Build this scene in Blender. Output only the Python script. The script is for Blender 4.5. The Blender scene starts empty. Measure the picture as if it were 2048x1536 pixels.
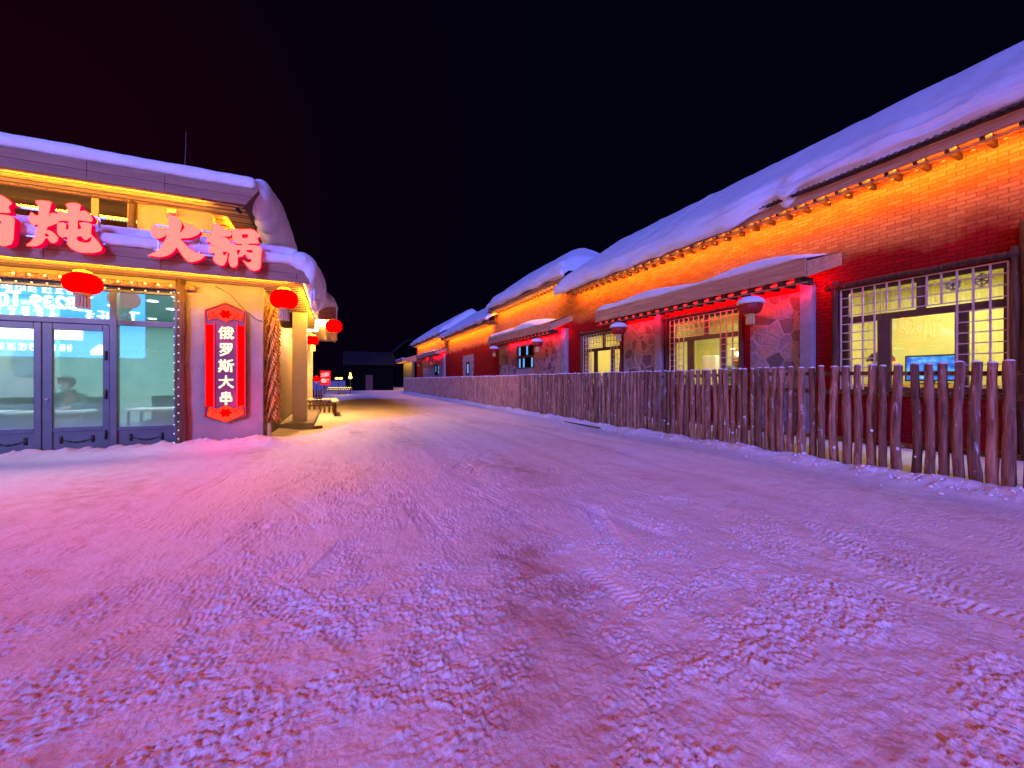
import bpy, bmesh, math, random
import numpy as np
from mathutils import Vector, Matrix
random.seed(11)
PI = math.pi
SC = bpy.context.scene
COL = SC.collection

# ------------------------------------------------------------------ helpers
class MB:
    """collects shapes (world coordinates) and links them as ONE mesh object"""
    def __init__(s): s.v = []; s.f = []
    def add(s, vs, fs):
        n = len(s.v); s.v += [tuple(p) for p in vs]; s.f += [tuple(i + n for i in f) for f in fs]; return s
    def box(s, x0, x1, y0, y1, z0, z1):
        return s.add([(x0,y0,z0),(x1,y0,z0),(x1,y1,z0),(x0,y1,z0),(x0,y0,z1),(x1,y0,z1),(x1,y1,z1),(x0,y1,z1)],
                     [(0,3,2,1),(4,5,6,7),(0,1,5,4),(1,2,6,5),(2,3,7,6),(3,0,4,7)])
    def inbox(s, x0, x1, y0, y1, z0, z1, skip=()):
        fs = dict(bottom=(0,1,2,3), top=(7,6,5,4), front=(4,5,1,0), right=(5,6,2,1), back=(6,7,3,2), left=(7,4,0,3))
        return s.add([(x0,y0,z0),(x1,y0,z0),(x1,y1,z0),(x0,y1,z0),(x0,y0,z1),(x1,y0,z1),(x1,y1,z1),(x0,y1,z1)],
                     [f for k, f in fs.items() if k not in skip])
    def tube(s, pts, rad, n=8, caps=True):
        pts = [Vector(p) for p in pts]
        if not hasattr(rad, '__len__'): rad = [rad] * len(pts)
        vs = []; fs = []
        for i, p in enumerate(pts):
            t = (pts[min(i+1, len(pts)-1)] - pts[max(i-1, 0)]).normalized()
            a = Vector((0,0,1)) if abs(t.z) < .9 else Vector((1,0,0))
            u = t.cross(a).normalized(); w = t.cross(u).normalized()
            for k in range(n):
                q = 2*PI*k/n
                vs.append(p + (u*math.cos(q) + w*math.sin(q))*rad[i])
        for i in range(len(pts)-1):
            for k in range(n):
                a, b = i*n+k, i*n+(k+1) % n
                fs.append((a, b, b+n, a+n))
        if caps:
            fs.append(tuple(range(n))[::-1]); fs.append(tuple((len(pts)-1)*n+k for k in range(n)))
        return s.add(vs, fs)
    def lathe(s, c, prof, n=20, rib=0.0, ribs=0):
        vs = []; fs = []
        for r, z in prof:
            for k in range(n):
                q = 2*PI*k/n
                rr = r*(1 - rib*abs(math.sin(q*ribs/2)) if rib else 1)
                vs.append((c[0]+rr*math.cos(q), c[1]+rr*math.sin(q), c[2]+z))
        m = len(prof)
        for i in range(m-1):
            for k in range(n):
                a, b = i*n+k, i*n+(k+1) % n
                fs.append((a, b, b+n, a+n))
        fs.append(tuple(range(n))[::-1]); fs.append(tuple((m-1)*n+k for k in range(n)))
        return s.add(vs, fs)
    def prism(s, poly, axis, a0, a1):
        """poly in the plane normal to axis: axis 'x' -> (y,z), 'y' -> (x,z), 'z' -> (x,y)"""
        def P(p, a): return {'x': (a, p[0], p[1]), 'y': (p[0], a, p[1]), 'z': (p[0], p[1], a)}[axis]
        n = len(poly)
        vs = [P(p, a0) for p in poly] + [P(p, a1) for p in poly]
        fs = [tuple(range(n)), tuple(range(2*n-1, n-1, -1))] + [(i, i+n, (i+1) % n+n, (i+1) % n) for i in range(n)]
        return s.add(vs, fs)
    def ell(s, c, r, nu=12, nv=8):
        prof = [(math.sin(PI*j/nv), -math.cos(PI*j/nv)) for j in range(nv+1)]
        vs = []; fs = []
        for a, b in prof:
            for k in range(nu):
                q = 2*PI*k/nu
                vs.append((c[0]+r[0]*max(a, .002)*math.cos(q), c[1]+r[1]*max(a, .002)*math.sin(q), c[2]+r[2]*b))
        for i in range(nv):
            for k in range(nu):
                a, b = i*nu+k, i*nu+(k+1) % nu
                fs.append((a, b, b+nu, a+nu))
        fs.append(tuple(range(nu))[::-1]); fs.append(tuple(nv*nu+k for k in range(nu)))
        return s.add(vs, fs)
    def rot(s, c, ax, ang, start=0):
        R = Matrix.Rotation(ang, 3, ax); c = Vector(c)
        for i in range(start, len(s.v)): s.v[i] = tuple(R @ (Vector(s.v[i]) - c) + c)
        return s
    def build(s, name, m, parent=None, smooth=False, origin=None, bevel=0, recalc=True):
        me = bpy.data.meshes.new(name)
        o = Vector(origin) if origin is not None else (wloc(parent) if parent else Vector((0,0,0)))
        me.from_pydata([tuple(Vector(p) - o) for p in s.v], [], s.f)
        if recalc:
            bm = bmesh.new(); bm.from_mesh(me); bmesh.ops.recalc_face_normals(bm, faces=bm.faces); bm.to_mesh(me); bm.free()
        return link(name, me, m, parent, smooth, o, bevel)

def wloc(o):
    v = Vector((0,0,0))
    while o: v += o.location; o = o.parent
    return v
def link(name, me, m, parent, smooth, o, bevel=0):
    ob = bpy.data.objects.new(name, me); COL.objects.link(ob)
    if parent: ob.parent = parent; ob.location = o - wloc(parent)
    else: ob.location = o
    if m: me.materials.append(m)
    if smooth:
        me.polygons.foreach_set('use_smooth', [True]*len(me.polygons))
    if bevel:
        b = ob.modifiers.new('edge', 'BEVEL'); b.width = bevel; b.segments = 2; b.limit_method = 'ANGLE'; b.angle_limit = .6
    return ob
def tag(o, label=None, cat=None, group=None, kind=None):
    if label: o['label'] = label
    if cat: o['category'] = cat
    if group: o['group'] = group
    if kind: o['kind'] = kind
    return o
def thing(name, loc, label, cat, group=None):
    o = bpy.data.objects.new(name, None); COL.objects.link(o); o.location = loc; o.empty_display_size = .1
    return tag(o, label, cat, group)
def dup(root, loc=None, label=None, group=None, rz=None):
    def cp(o, par):
        c = o.copy(); COL.objects.link(c)
        if par: c.parent = par
        for ch in o.children: cp(ch, c)
        return c
    r = cp(root, None)
    if loc: r.location = loc
    if label: r['label'] = label
    if group: r['group'] = group
    if rz is not None: r.rotation_euler.z = rz
    return r

# ------------------------------------------------------------------ materials
def newmat(name):
    m = bpy.data.materials.new(name); m.use_nodes = True
    nt = m.node_tree; b = nt.nodes['Principled BSDF']
    return m, nt, b
def N(nt, t, **kw):
    n = nt.nodes.new(t)
    for k, v in kw.items():
        if k in n.inputs: n.inputs[k].default_value = v
        else: setattr(n, k, v)
    return n
def L(nt, a, b): nt.links.new(a, b)
def ramp(nt, fac, stops):
    r = nt.nodes.new('ShaderNodeValToRGB'); e = r.color_ramp.elements
    while len(e) < len(stops): e.new(.5)
    for i, (p, c) in enumerate(stops): e[i].position = p; e[i].color = (*c, 1) if len(c) == 3 else c
    L(nt, fac, r.inputs['Fac']); return r
def pos(nt, scale=(1,1,1)):
    g = N(nt, 'ShaderNodeTexCoord'); mp = N(nt, 'ShaderNodeMapping'); mp.inputs['Scale'].default_value = scale
    L(nt, g.outputs['Object'], mp.inputs['Vector']); return mp.outputs['Vector']
def wpos(nt, scale=(1,1,1)):
    g = N(nt, 'ShaderNodeNewGeometry'); mp = N(nt, 'ShaderNodeMapping'); mp.inputs['Scale'].default_value = scale
    L(nt, g.outputs['Position'], mp.inputs['Vector']); return mp.outputs['Vector']
def bump(nt, b, h, strength=.3, dist=.02):
    bp = N(nt, 'ShaderNodeBump', Strength=strength, Distance=dist)
    L(nt, h, bp.inputs['Height']); L(nt, bp.outputs['Normal'], b.inputs['Normal']); return bp
def surf(name, c1, c2, scale=(4,4,4), nscale=3.0, rough=.6, bs=.25, bd=.01, lo=.35, hi=.68, detail=6, metal=0, bscale=None, spec=None):
    m, nt, b = newmat(name)
    v = pos(nt, scale)
    n = N(nt, 'ShaderNodeTexNoise', Scale=nscale, Detail=detail, Roughness=.6); L(nt, v, n.inputs['Vector'])
    r = ramp(nt, n.outputs['Fac'], [(lo, c1), (hi, c2)]); L(nt, r.outputs['Color'], b.inputs['Base Color'])
    b.inputs['Roughness'].default_value = rough; b.inputs['Metallic'].default_value = metal
    if spec is not None: b.inputs['Specular IOR Level'].default_value = spec
    h = n.outputs['Fac']
    if bscale:
        n2 = N(nt, 'ShaderNodeTexNoise', Scale=bscale, Detail=5.0); L(nt, v, n2.inputs['Vector']); h = n2.outputs['Fac']
    if bs: bump(nt, b, h, bs, bd)
    return m
def emit(name, col, strength, base=None):
    m, nt, b = newmat(name)
    b.inputs['Base Color'].default_value = (*(base or tuple(c*.05 for c in col)), 1); b.inputs['Specular IOR Level'].default_value = .0
    b.inputs['Emission Color'].default_value = (*col, 1); b.inputs['Emission Strength'].default_value = strength
    b.inputs['Roughness'].default_value = .5
    return m

M = {}
M['unlit_roof'] = surf('unlit_roof_tone', (.012,.012,.014), (.022,.022,.026), (1,1,1), 2.0, .9, .2, spec=.1)  # far snowy roofs coloured near-black, night shade put into the colour
M['mirror'] = surf('mirror_back', (.12,.26,.32), (.18,.34,.4), (1,1,1), 1.0, .3, 0)
M['plaster'] = surf('rough_plaster', (.24,.20,.175), (.33,.28,.245), (1,1,1), 2.2, .85, .35, .01, bscale=28)
M['cream'] = surf('cream_plaster', (.52,.46,.36), (.60,.54,.42), (1,1,1), 2.0, .8, .25, .01, bscale=22)
M['tan_wall'] = surf('tan_boards', (.09,.075,.03), (.15,.12,.05), (1,6,1), 3.0, .7, .3, .01)
M['upper'] = surf('tan_upper_plaster', (.34,.23,.14), (.42,.29,.18), (1,1,1), 2.0, .8, .25, .01, bscale=22)
M['fascia'] = surf('weathered_board', (.27,.135,.085), (.37,.20,.13), (.6,.8,5), 2.6, .75, .2, .006)
M['fascia_y'] = surf('weathered_board_long', (.40,.19,.09), (.60,.34,.18), (5,.6,7), 2.4, .7, .25, .006)
M['soffit'] = surf('pine_soffit', (.50,.31,.14), (.58,.37,.18), (2,2,1), 2.0, .55, 0)
M['dark_wood'] = surf('dark_stained_wood', (.045,.022,.014), (.10,.05,.03), (6,6,1), 3.0, .6, .4, .01)
M['rail_wood'] = surf('brown_rail', (.42,.25,.12), (.56,.36,.18), (6,.8,6), 3.0, .7, .4, .01)
M['frame'] = surf('dark_metal_frame', (.075,.075,.09), (.10,.10,.12), (1,1,1), 3.0, .38, .06, .004, metal=.3)
M['wframe'] = surf('dark_brown_frame', (.055,.035,.032), (.085,.055,.05), (1,1,1), 3.0, .45, .06, .004)
M['lattice'] = surf('wooden_lattice', (.52,.40,.33), (.66,.53,.44), (3,3,3), 4.0, .6, .15, .004)
M['iron'] = surf('black_iron', (.02,.02,.022), (.04,.04,.045), (2,2,2), 4.0, .5, .1, .004, metal=.6)
M['steel'] = surf('galvanised_steel', (.35,.37,.40), (.48,.5,.53), (2,2,2), 6.0, .35, .05, .003, metal=.8)
M['concrete'] = surf('grey_concrete', (.20,.20,.22), (.29,.29,.31), (1,1,1), 3.0, .85, .4, .01, bscale=30)
M['sheet'] = surf('dark_roof_sheet', (.06,.035,.03), (.10,.06,.05), (2,2,2), 3.0, .5, .1, .004)
M['corn'] = surf('dried_corn', (.66,.27,.04), (.82,.42,.08), (20,20,20), 2.0, .5, .6, .01, bscale=6)
M['husk'] = surf('corn_husk', (.45,.33,.15), (.6,.47,.24), (8,8,8), 2.0, .8, .4, .01)
M['gold'] = surf('gold_paper', (.62,.42,.10), (.75,.53,.16), (6,6,6), 2.0, .5, .1, .004)
M['card'] = surf('pale_card', (.60,.42,.22), (.72,.52,.30), (6,6,6), 2.0, .7, .1, .004)
M['red_dull'] = surf('red_cloth', (.30,.008,.008), (.40,.012,.012), (4,4,4), 3.0, .55, .1, .004)
M['red_lit'] = emit('lit_red_cloth', (1,.0,.0), 1.15, (.25,.0,.0))
M['bulb_y'] = emit('yellow_bulb', (1,.62,.14), 5.0)
M['bulb_o'] = emit('orange_bulb', (1,.36,.03), 2.0)
M['bulb_w'] = emit('white_bulb', (.85,.9,1), 1.0)
M['bulb_wy'] = emit('warm_bulb', (1,.72,.25), 2.6)
M['bulb_r'] = emit('red_bulb', (1,.02,.03), 2.0)
M['bulb_hot'] = emit('bright_bulb', (1,.85,.4), 30)
M['neon'] = emit('neon_face', (1,.0050,.0040), 66, (.3,.02,.02))
M['neon_side'] = emit('neon_return', (.80,.0,.05), .8, (.3,.0,.02))
M['sign_red'] = emit('sign_red', (1,.0,.0), 1.25)
M['sign_orange'] = emit('sign_orange', (1,.06,.03), 1.1)
M['sign_white'] = emit('sign_white', (1,.78,.55), 1.5)
M['sign_tube'] = emit('sign_tube', (1,.02,.07), 1.5)
M['sign_back'] = surf('sign_backboard', (.10,.03,.07), (.13,.04,.09), (1,1,1), 2.0, .4, 0)
M['far_white'] = emit('far_sign_white', (1,.5,.45), 1.2)
M['blue_tube'] = emit('blue_tube', (.16,.45,1), 1.2)
M['down'] = emit('downlight', (.85,1,1), 4)
M['led_strip'] = emit('led_strip', (1,.8,.25), 2.2)
M['tv'] = None
M['wall_teal'] = surf('teal_wall', (.36,.56,.52), (.42,.62,.58), (1,1,1), 1.0, .7, 0)
M['wall_yel'] = surf('pale_yellow_wall', (.72,.68,.30), (.78,.74,.36), (1,1,1), 1.0, .7, 0)
M['floor_in'] = surf('grey_floor', (.14,.13,.13), (.18,.17,.17), (1,1,1), 2.0, .5, 0)
M['white'] = surf('white_laminate', (.75,.77,.78), (.8,.82,.83), (1,1,1), 2.0, .4, 0)
M['green_cloth'] = surf('green_upholstery', (.03,.14,.12), (.05,.2,.17), (3,3,3), 3.0, .7, .1)
M['coat'] = surf('dark_green_coat', (.012,.045,.04), (.02,.07,.06), (6,6,6), 3.0, .8, .3)
M['skin'] = surf('skin', (.50,.30,.22), (.55,.34,.25), (6,6,6), 3.0, .5, 0)
M['hair'] = surf('black_hair', (.012,.008,.008), (.02,.014,.014), (6,6,30), 3.0, .5, .3)
M['mask'] = surf('pale_mask', (.4,.55,.75), (.45,.6,.8), (6,6,6), 3.0, .7, 0)
M['wood_in'] = surf('inside_wood', (.32,.18,.07), (.42,.25,.10), (1,6,1), 3.0, .5, .1)
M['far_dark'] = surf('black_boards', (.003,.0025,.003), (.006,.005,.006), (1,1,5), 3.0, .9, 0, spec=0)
M['black'] = surf('black_rubber', (.012,.012,.013), (.02,.02,.02), (3,3,3), 3.0, .6, .05)

def snow_mat(name, tint=(.80,.82,.86), bs=.5):
    m, nt, b = newmat(name)
    v = wpos(nt)
    n1 = N(nt, 'ShaderNodeTexNoise', Scale=5.0, Detail=5.0, Roughness=.6); L(nt, v, n1.inputs['Vector'])
    n2 = N(nt, 'ShaderNodeTexNoise', Scale=70.0, Detail=3.0); L(nt, v, n2.inputs['Vector'])
    r = ramp(nt, n1.outputs['Fac'], [(.3, tuple(c*.93 for c in tint)), (.65, tint)]); L(nt, r.outputs['Color'], b.inputs['Base Color'])
    a = N(nt, 'ShaderNodeMath', operation='MULTIPLY'); a.inputs[1].default_value = .18; L(nt, n2.outputs['Fac'], a.inputs[0])
    s = N(nt, 'ShaderNodeMath', operation='ADD'); L(nt, n1.outputs['Fac'], s.inputs[0]); L(nt, a.outputs[0], s.inputs[1])
    bump(nt, b, s.outputs[0], bs, .05)
    b.inputs['Roughness'].default_value = .75; b.inputs['Specular IOR Level'].default_value = .25
    return m
M['snow'] = snow_mat('snow')
M['frost'] = snow_mat('frost_snow', (.74,.76,.8), .3)

def ground_mat():
    m, nt, b = newmat('packed_snow')
    v = wpos(nt)
    big = N(nt, 'ShaderNodeTexNoise', Scale=.55, Detail=4.0); L(nt, wpos(nt, (1.6,.5,1)), big.inputs['Vector'])
    med = N(nt, 'ShaderNodeTexNoise', Scale=4.5, Detail=7.0, Roughness=.68); L(nt, v, med.inputs['Vector'])
    fin = N(nt, 'ShaderNodeTexNoise', Scale=60.0, Detail=5.0, Roughness=.7); L(nt, v, fin.inputs['Vector'])
    dirt = N(nt, 'ShaderNodeMath', operation='MULTIPLY'); L(nt, big.outputs['Fac'], dirt.inputs[0]); L(nt, med.outputs['Fac'], dirt.inputs[1])
    at = N(nt, 'ShaderNodeAttribute', attribute_name='grime'); am = N(nt, 'ShaderNodeMath', operation='MULTIPLY_ADD'); am.inputs[1].default_value = .19; L(nt, at.outputs['Fac'], am.inputs[0]); L(nt, dirt.outputs[0], am.inputs[2])
    dirt = am
    r = ramp(nt, dirt.outputs[0], [(.24, (.84,.82,.83)), (.37, (.72,.64,.62)), (.50, (.50,.31,.25))]); 
    f = ramp(nt, fin.outputs['Fac'], [(.36, (.68,.64,.62)), (.56, (1,1,1))])
    mx = N(nt, 'ShaderNodeMix', data_type='RGBA', blend_type='MULTIPLY'); mx.inputs[0].default_value = .4
    L(nt, r.outputs['Color'], mx.inputs[6]); L(nt, f.outputs['Color'], mx.inputs[7])
    L(nt, mx.outputs[2], b.inputs['Base Color'])
    h = N(nt, 'ShaderNodeMath', operation='MULTIPLY_ADD'); h.inputs[1].default_value = 2.2
    L(nt, med.outputs['Fac'], h.inputs[0]); L(nt, fin.outputs['Fac'], h.inputs[2])
    bump(nt, b, h.outputs[0], .55, .018)
    b.inputs['Roughness'].default_value = .6; b.inputs['Specular IOR Level'].default_value = .35
    return m
M['ground'] = ground_mat()

def brick_mat():
    m, nt, b = newmat('brick_wall')
    g = N(nt, 'ShaderNodeNewGeometry'); sp = N(nt, 'ShaderNodeSeparateXYZ'); L(nt, g.outputs['Position'], sp.inputs[0])
    cb = N(nt, 'ShaderNodeCombineXYZ'); ad = N(nt, 'ShaderNodeMath', operation='ADD'); L(nt, sp.outputs[1], ad.inputs[0]); L(nt, sp.outputs[0], ad.inputs[1])
    L(nt, ad.outputs[0], cb.inputs[0]); L(nt, sp.outputs[2], cb.inputs[1])
    n = N(nt, 'ShaderNodeTexNoise', Scale=1.3, Detail=5.0); L(nt, g.outputs['Position'], n.inputs['Vector'])
    n2 = N(nt, 'ShaderNodeTexNoise', Scale=22.0, Detail=4.0); L(nt, g.outputs['Position'], n2.inputs['Vector'])
    def brick(c1, c2, mo):
        t = N(nt, 'ShaderNodeTexBrick', Scale=1.0); t.inputs['Brick Width'].default_value = .25; t.inputs['Row Height'].default_value = .082
        t.inputs['Mortar Size'].default_value = .009; t.inputs['Mortar Smooth'].default_value = .3; t.inputs['Bias'].default_value = -.2
        t.inputs['Color1'].default_value = (*c1,1); t.inputs['Color2'].default_value = (*c2,1); t.inputs['Mortar'].default_value = (*mo,1)
        L(nt, cb.outputs[0], t.inputs['Vector']); return t
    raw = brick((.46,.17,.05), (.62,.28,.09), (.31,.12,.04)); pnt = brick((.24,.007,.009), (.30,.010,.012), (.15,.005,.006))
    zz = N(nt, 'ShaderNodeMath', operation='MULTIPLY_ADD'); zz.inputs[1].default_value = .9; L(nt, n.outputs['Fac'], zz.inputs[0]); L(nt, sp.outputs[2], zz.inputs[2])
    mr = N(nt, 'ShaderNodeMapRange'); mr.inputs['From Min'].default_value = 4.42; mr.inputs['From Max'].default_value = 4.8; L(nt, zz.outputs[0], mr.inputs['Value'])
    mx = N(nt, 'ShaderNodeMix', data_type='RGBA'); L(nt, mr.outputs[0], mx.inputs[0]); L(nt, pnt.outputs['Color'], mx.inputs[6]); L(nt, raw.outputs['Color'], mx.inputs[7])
    ml = N(nt, 'ShaderNodeMix', data_type='RGBA', blend_type='MULTIPLY'); ml.inputs[0].default_value = .5
    rr = ramp(nt, n2.outputs['Fac'], [(.3, (.6,.6,.6)), (.7, (1.1,1.1,1.1))]); L(nt, mx.outputs[2], ml.inputs[6]); L(nt, rr.outputs['Color'], ml.inputs[7])
    L(nt, ml.outputs[2], b.inputs['Base Color'])
    inv = N(nt, 'ShaderNodeMath', operation='MULTIPLY_ADD'); inv.inputs[1].default_value = -1.0; L(nt, raw.outputs['Fac'], inv.inputs[0]); L(nt, n2.outputs['Fac'], inv.inputs[2])
    bump(nt, b, inv.outputs[0], .6, .012); b.inputs['Roughness'].default_value = .85; b.inputs['Specular IOR Level'].default_value = .08
    return m
M['brick'] = brick_mat()

def stone_mat():
    m, nt, b = newmat('crazy_stone')
    g = N(nt, 'ShaderNodeNewGeometry'); mp = N(nt, 'ShaderNodeMapping'); mp.inputs['Scale'].default_value = (0,1,1.0); L(nt, g.outputs['Position'], mp.inputs['Vector'])
    nz = N(nt, 'ShaderNodeTexNoise', Scale=2.0, Detail=2.0); L(nt, mp.outputs[0], nz.inputs['Vector'])
    wa = N(nt, 'ShaderNodeMix', data_type='RGBA', blend_type='LINEAR_LIGHT'); wa.inputs[0].default_value = .06; L(nt, mp.outputs[0], wa.inputs[6]); L(nt, nz.outputs['Color'], wa.inputs[7])
    e = N(nt, 'ShaderNodeTexVoronoi', feature='DISTANCE_TO_EDGE', Scale=2.7); L(nt, wa.outputs[2], e.inputs['Vector'])
    c = N(nt, 'ShaderNodeTexVoronoi', Scale=2.7); L(nt, wa.outputs[2], c.inputs['Vector'])
    sp = N(nt, 'ShaderNodeSeparateColor'); L(nt, c.outputs['Color'], sp.inputs[0])
    rc = ramp(nt, sp.outputs[0], [(0, (.10,.09,.10)), (.35, (.17,.13,.12)), (.65, (.25,.24,.26)), (1, (.36,.27,.2))])
    n2 = N(nt, 'ShaderNodeTexNoise', Scale=14.0, Detail=6.0); L(nt, g.outputs['Position'], n2.inputs['Vector'])
    rn = ramp(nt, n2.outputs['Fac'], [(.3, (.6,.6,.6)), (.7, (1.15,1.15,1.15))])
    ml = N(nt, 'ShaderNodeMix', data_type='RGBA', blend_type='MULTIPLY'); ml.inputs[0].default_value = .8; L(nt, rc.outputs['Color'], ml.inputs[6]); L(nt, rn.outputs['Color'], ml.inputs[7])
    rm = ramp(nt, e.outputs['Distance'], [(.035, (0,0,0)), (.07, (1,1,1))])
    mx = N(nt, 'ShaderNodeMix', data_type='RGBA'); L(nt, rm.outputs['Color'], mx.inputs[0]); mx.inputs[6].default_value = (.30,.27,.27,1); L(nt, ml.outputs[2], mx.inputs[7])
    L(nt, mx.outputs[2], b.inputs['Base Color'])
    hh = N(nt, 'ShaderNodeMath', operation='MULTIPLY_ADD'); hh.inputs[1].default_value = .3; L(nt, n2.outputs['Fac'], hh.inputs[0]); L(nt, rm.outputs['Color'], hh.inputs[2])
    bump(nt, b, hh.outputs[0], .8, .02); b.inputs['Roughness'].default_value = .7
    return m
M['stone'] = stone_mat()

def log_mat(name, c1, c2, frost=.62):
    m, nt, b = newmat(name)
    v = pos(nt, (14,14,1.2)); info = N(nt, 'ShaderNodeObjectInfo')
    va = N(nt, 'ShaderNodeVectorMath', operation='ADD'); L(nt, v, va.inputs[0]); 
    mu = N(nt, 'ShaderNodeMath', operation='MULTIPLY'); mu.inputs[1].default_value = 37.0; L(nt, info.outputs['Random'], mu.inputs[0]); L(nt, mu.outputs[0], va.inputs[1])
    n = N(nt, 'ShaderNodeTexNoise', Scale=1.6, Detail=7.0, Roughness=.65); L(nt, va.outputs[0], n.inputs['Vector'])
    r = ramp(nt, n.outputs['Fac'], [(.32, c1), (.66, c2)])
    rv = N(nt, 'ShaderNodeHueSaturation'); L(nt, r.outputs['Color'], rv.inputs['Color'])
    vm = N(nt, 'ShaderNodeMapRange'); vm.inputs['To Min'].default_value = .55; vm.inputs['To Max'].default_value = 1.35; L(nt, info.outputs['Random'], vm.inputs['Value']); L(nt, vm.outputs[0], rv.inputs['Value'])
    v2 = pos(nt, (10,10,2.2)); va2 = N(nt, 'ShaderNodeVectorMath', operation='ADD'); L(nt, v2, va2.inputs[0]); L(nt, mu.outputs[0], va2.inputs[1])
    n2 = N(nt, 'ShaderNodeTexNoise', Scale=2.0, Detail=6.0, Roughness=.7); L(nt, va2.outputs[0], n2.inputs['Vector'])
    fr = ramp(nt, n2.outputs['Fac'], [(frost, (0,0,0)), (frost+.07, (1,1,1))])
    mx = N(nt, 'ShaderNodeMix', data_type='RGBA'); L(nt, fr.outputs['Color'], mx.inputs[0]); L(nt, rv.outputs['Color'], mx.inputs[6]); mx.inputs[7].default_value = (.62,.62,.66,1)
    L(nt, mx.outputs[2], b.inputs['Base Color'])
    h = N(nt, 'ShaderNodeMath', operation='ADD'); L(nt, n.outputs['Fac'], h.inputs[0]); L(nt, n2.outputs['Fac'], h.inputs[1])
    bump(nt, b, h.outputs[0], 1.0, .022); b.inputs['Roughness'].default_value = .85; b.inputs['Specular IOR Level'].default_value = .2
    return m
M['log'] = log_mat('bark_log', (.10,.045,.025), (.44,.24,.15), .60)
M['log_dark'] = log_mat('dark_log', (.05,.028,.02), (.14,.08,.055), .66)

def glass_mat(name, refl=1.0, fog=0.0, tint=(1,1,1)):
    m = bpy.data.materials.new(name); m.use_nodes = True; nt = m.node_tree; nt.nodes.clear()
    out = N(nt, 'ShaderNodeOutputMaterial'); tr = N(nt, 'ShaderNodeBsdfTransparent'); tr.inputs['Color'].default_value = (*tint,1)
    gl = N(nt, 'ShaderNodeBsdfGlossy'); gl.inputs['Roughness'].default_value = .015
    lw = N(nt, 'ShaderNodeLayerWeight'); lw.inputs['Blend'].default_value = .5
    fr = N(nt, 'ShaderNodeMath', operation='POWER'); fr.inputs[1].default_value = 4.5; L(nt, lw.outputs['Facing'], fr.inputs[0])
    mu = N(nt, 'ShaderNodeMath', operation='MULTIPLY_ADD', use_clamp=True); mu.inputs[1].default_value = .9; mu.inputs[2].default_value = .05*refl; L(nt, fr.outputs[0], mu.inputs[0])
    mx = N(nt, 'ShaderNodeMixShader'); L(nt, mu.outputs[0], mx.inputs[0])
    base = tr.outputs[0]
    if fog:
        df = N(nt, 'ShaderNodeBsdfTranslucent'); df.inputs['Color'].default_value = (.85,.9,.92,1)
        g = N(nt, 'ShaderNodeNewGeometry'); sp = N(nt, 'ShaderNodeSeparateXYZ'); L(nt, g.outputs['Position'], sp.inputs[0])
        nz = N(nt, 'ShaderNodeTexNoise', Scale=2.5, Detail=4.0); L(nt, g.outputs['Position'], nz.inputs['Vector'])
        ad = N(nt, 'ShaderNodeMath', operation='MULTIPLY_ADD'); ad.inputs[1].default_value = .9; L(nt, nz.outputs['Fac'], ad.inputs[0]); L(nt, sp.outputs[2], ad.inputs[2])
        mr = N(nt, 'ShaderNodeMapRange'); mr.inputs['From Min'].default_value = .9; mr.inputs['From Max'].default_value = 2.6; mr.inputs['To Min'].default_value = fog; mr.inputs['To Max'].default_value = .04
        L(nt, ad.outputs[0], mr.inputs['Value'])
        rfx = N(nt, 'ShaderNodeBsdfRefraction'); rfx.inputs['IOR'].default_value = 1.0; rfx.inputs['Roughness'].default_value = .30; m3 = N(nt, 'ShaderNodeMixShader'); bl = N(nt, 'ShaderNodeMath', operation='MULTIPLY', use_clamp=True); bl.inputs[1].default_value = 3.4; L(nt, mr.outputs[0], bl.inputs[0]); L(nt, bl.outputs[0], m3.inputs[0]); L(nt, tr.outputs[0], m3.inputs[1]); L(nt, rfx.outputs[0], m3.inputs[2])
        m2 = N(nt, 'ShaderNodeMixShader'); L(nt, mr.outputs[0], m2.inputs[0]); L(nt, m3.outputs[0], m2.inputs[1]); L(nt, df.outputs[0], m2.inputs[2]); base = m2.outputs[0]
    L(nt, base, mx.inputs[1]); L(nt, gl.outputs[0], mx.inputs[2]); L(nt, mx.outputs[0], out.inputs['Surface'])
    return m
M['glass'] = glass_mat('window_glass', 1.5)
M['glass_shop'] = glass_mat('shopfront_glass', 2.4)
M['glass_fog'] = glass_mat('steamed_glass', 2.2, .20)
M['glass_dark'] = glass_mat('dark_glass', 1.5, 0, (.8,.8,.8))

def screen_mat():
    m, nt, b = newmat('tv_picture')
    v = pos(nt, (1,2.2,3)); n = N(nt, 'ShaderNodeTexNoise', Scale=2.4, Detail=5.0); L(nt, v, n.inputs['Vector'])
    r = ramp(nt, n.outputs['Fac'], [(.3, (.01,.05,.6)), (.5, (.02,.22,1)), (.62, (.1,.55,1)), (.72, (.8,.9,1))])
    L(nt, r.outputs['Color'], b.inputs['Emission Color']); b.inputs['Emission Strength'].default_value = 1.1; b.inputs['Base Color'].default_value = (.01,.01,.01,1)
    return m
M['tv'] = screen_mat()
M['shop_blue'] = emit('shop_lightbox_blue', (.03,.25,1), 10.0)
M['shop_white'] = emit('shop_lightbox_white', (.75,.9,1), 14.0)
M['shop_red'] = emit('shop_neon_red', (1,.015,.03), 16)

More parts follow.
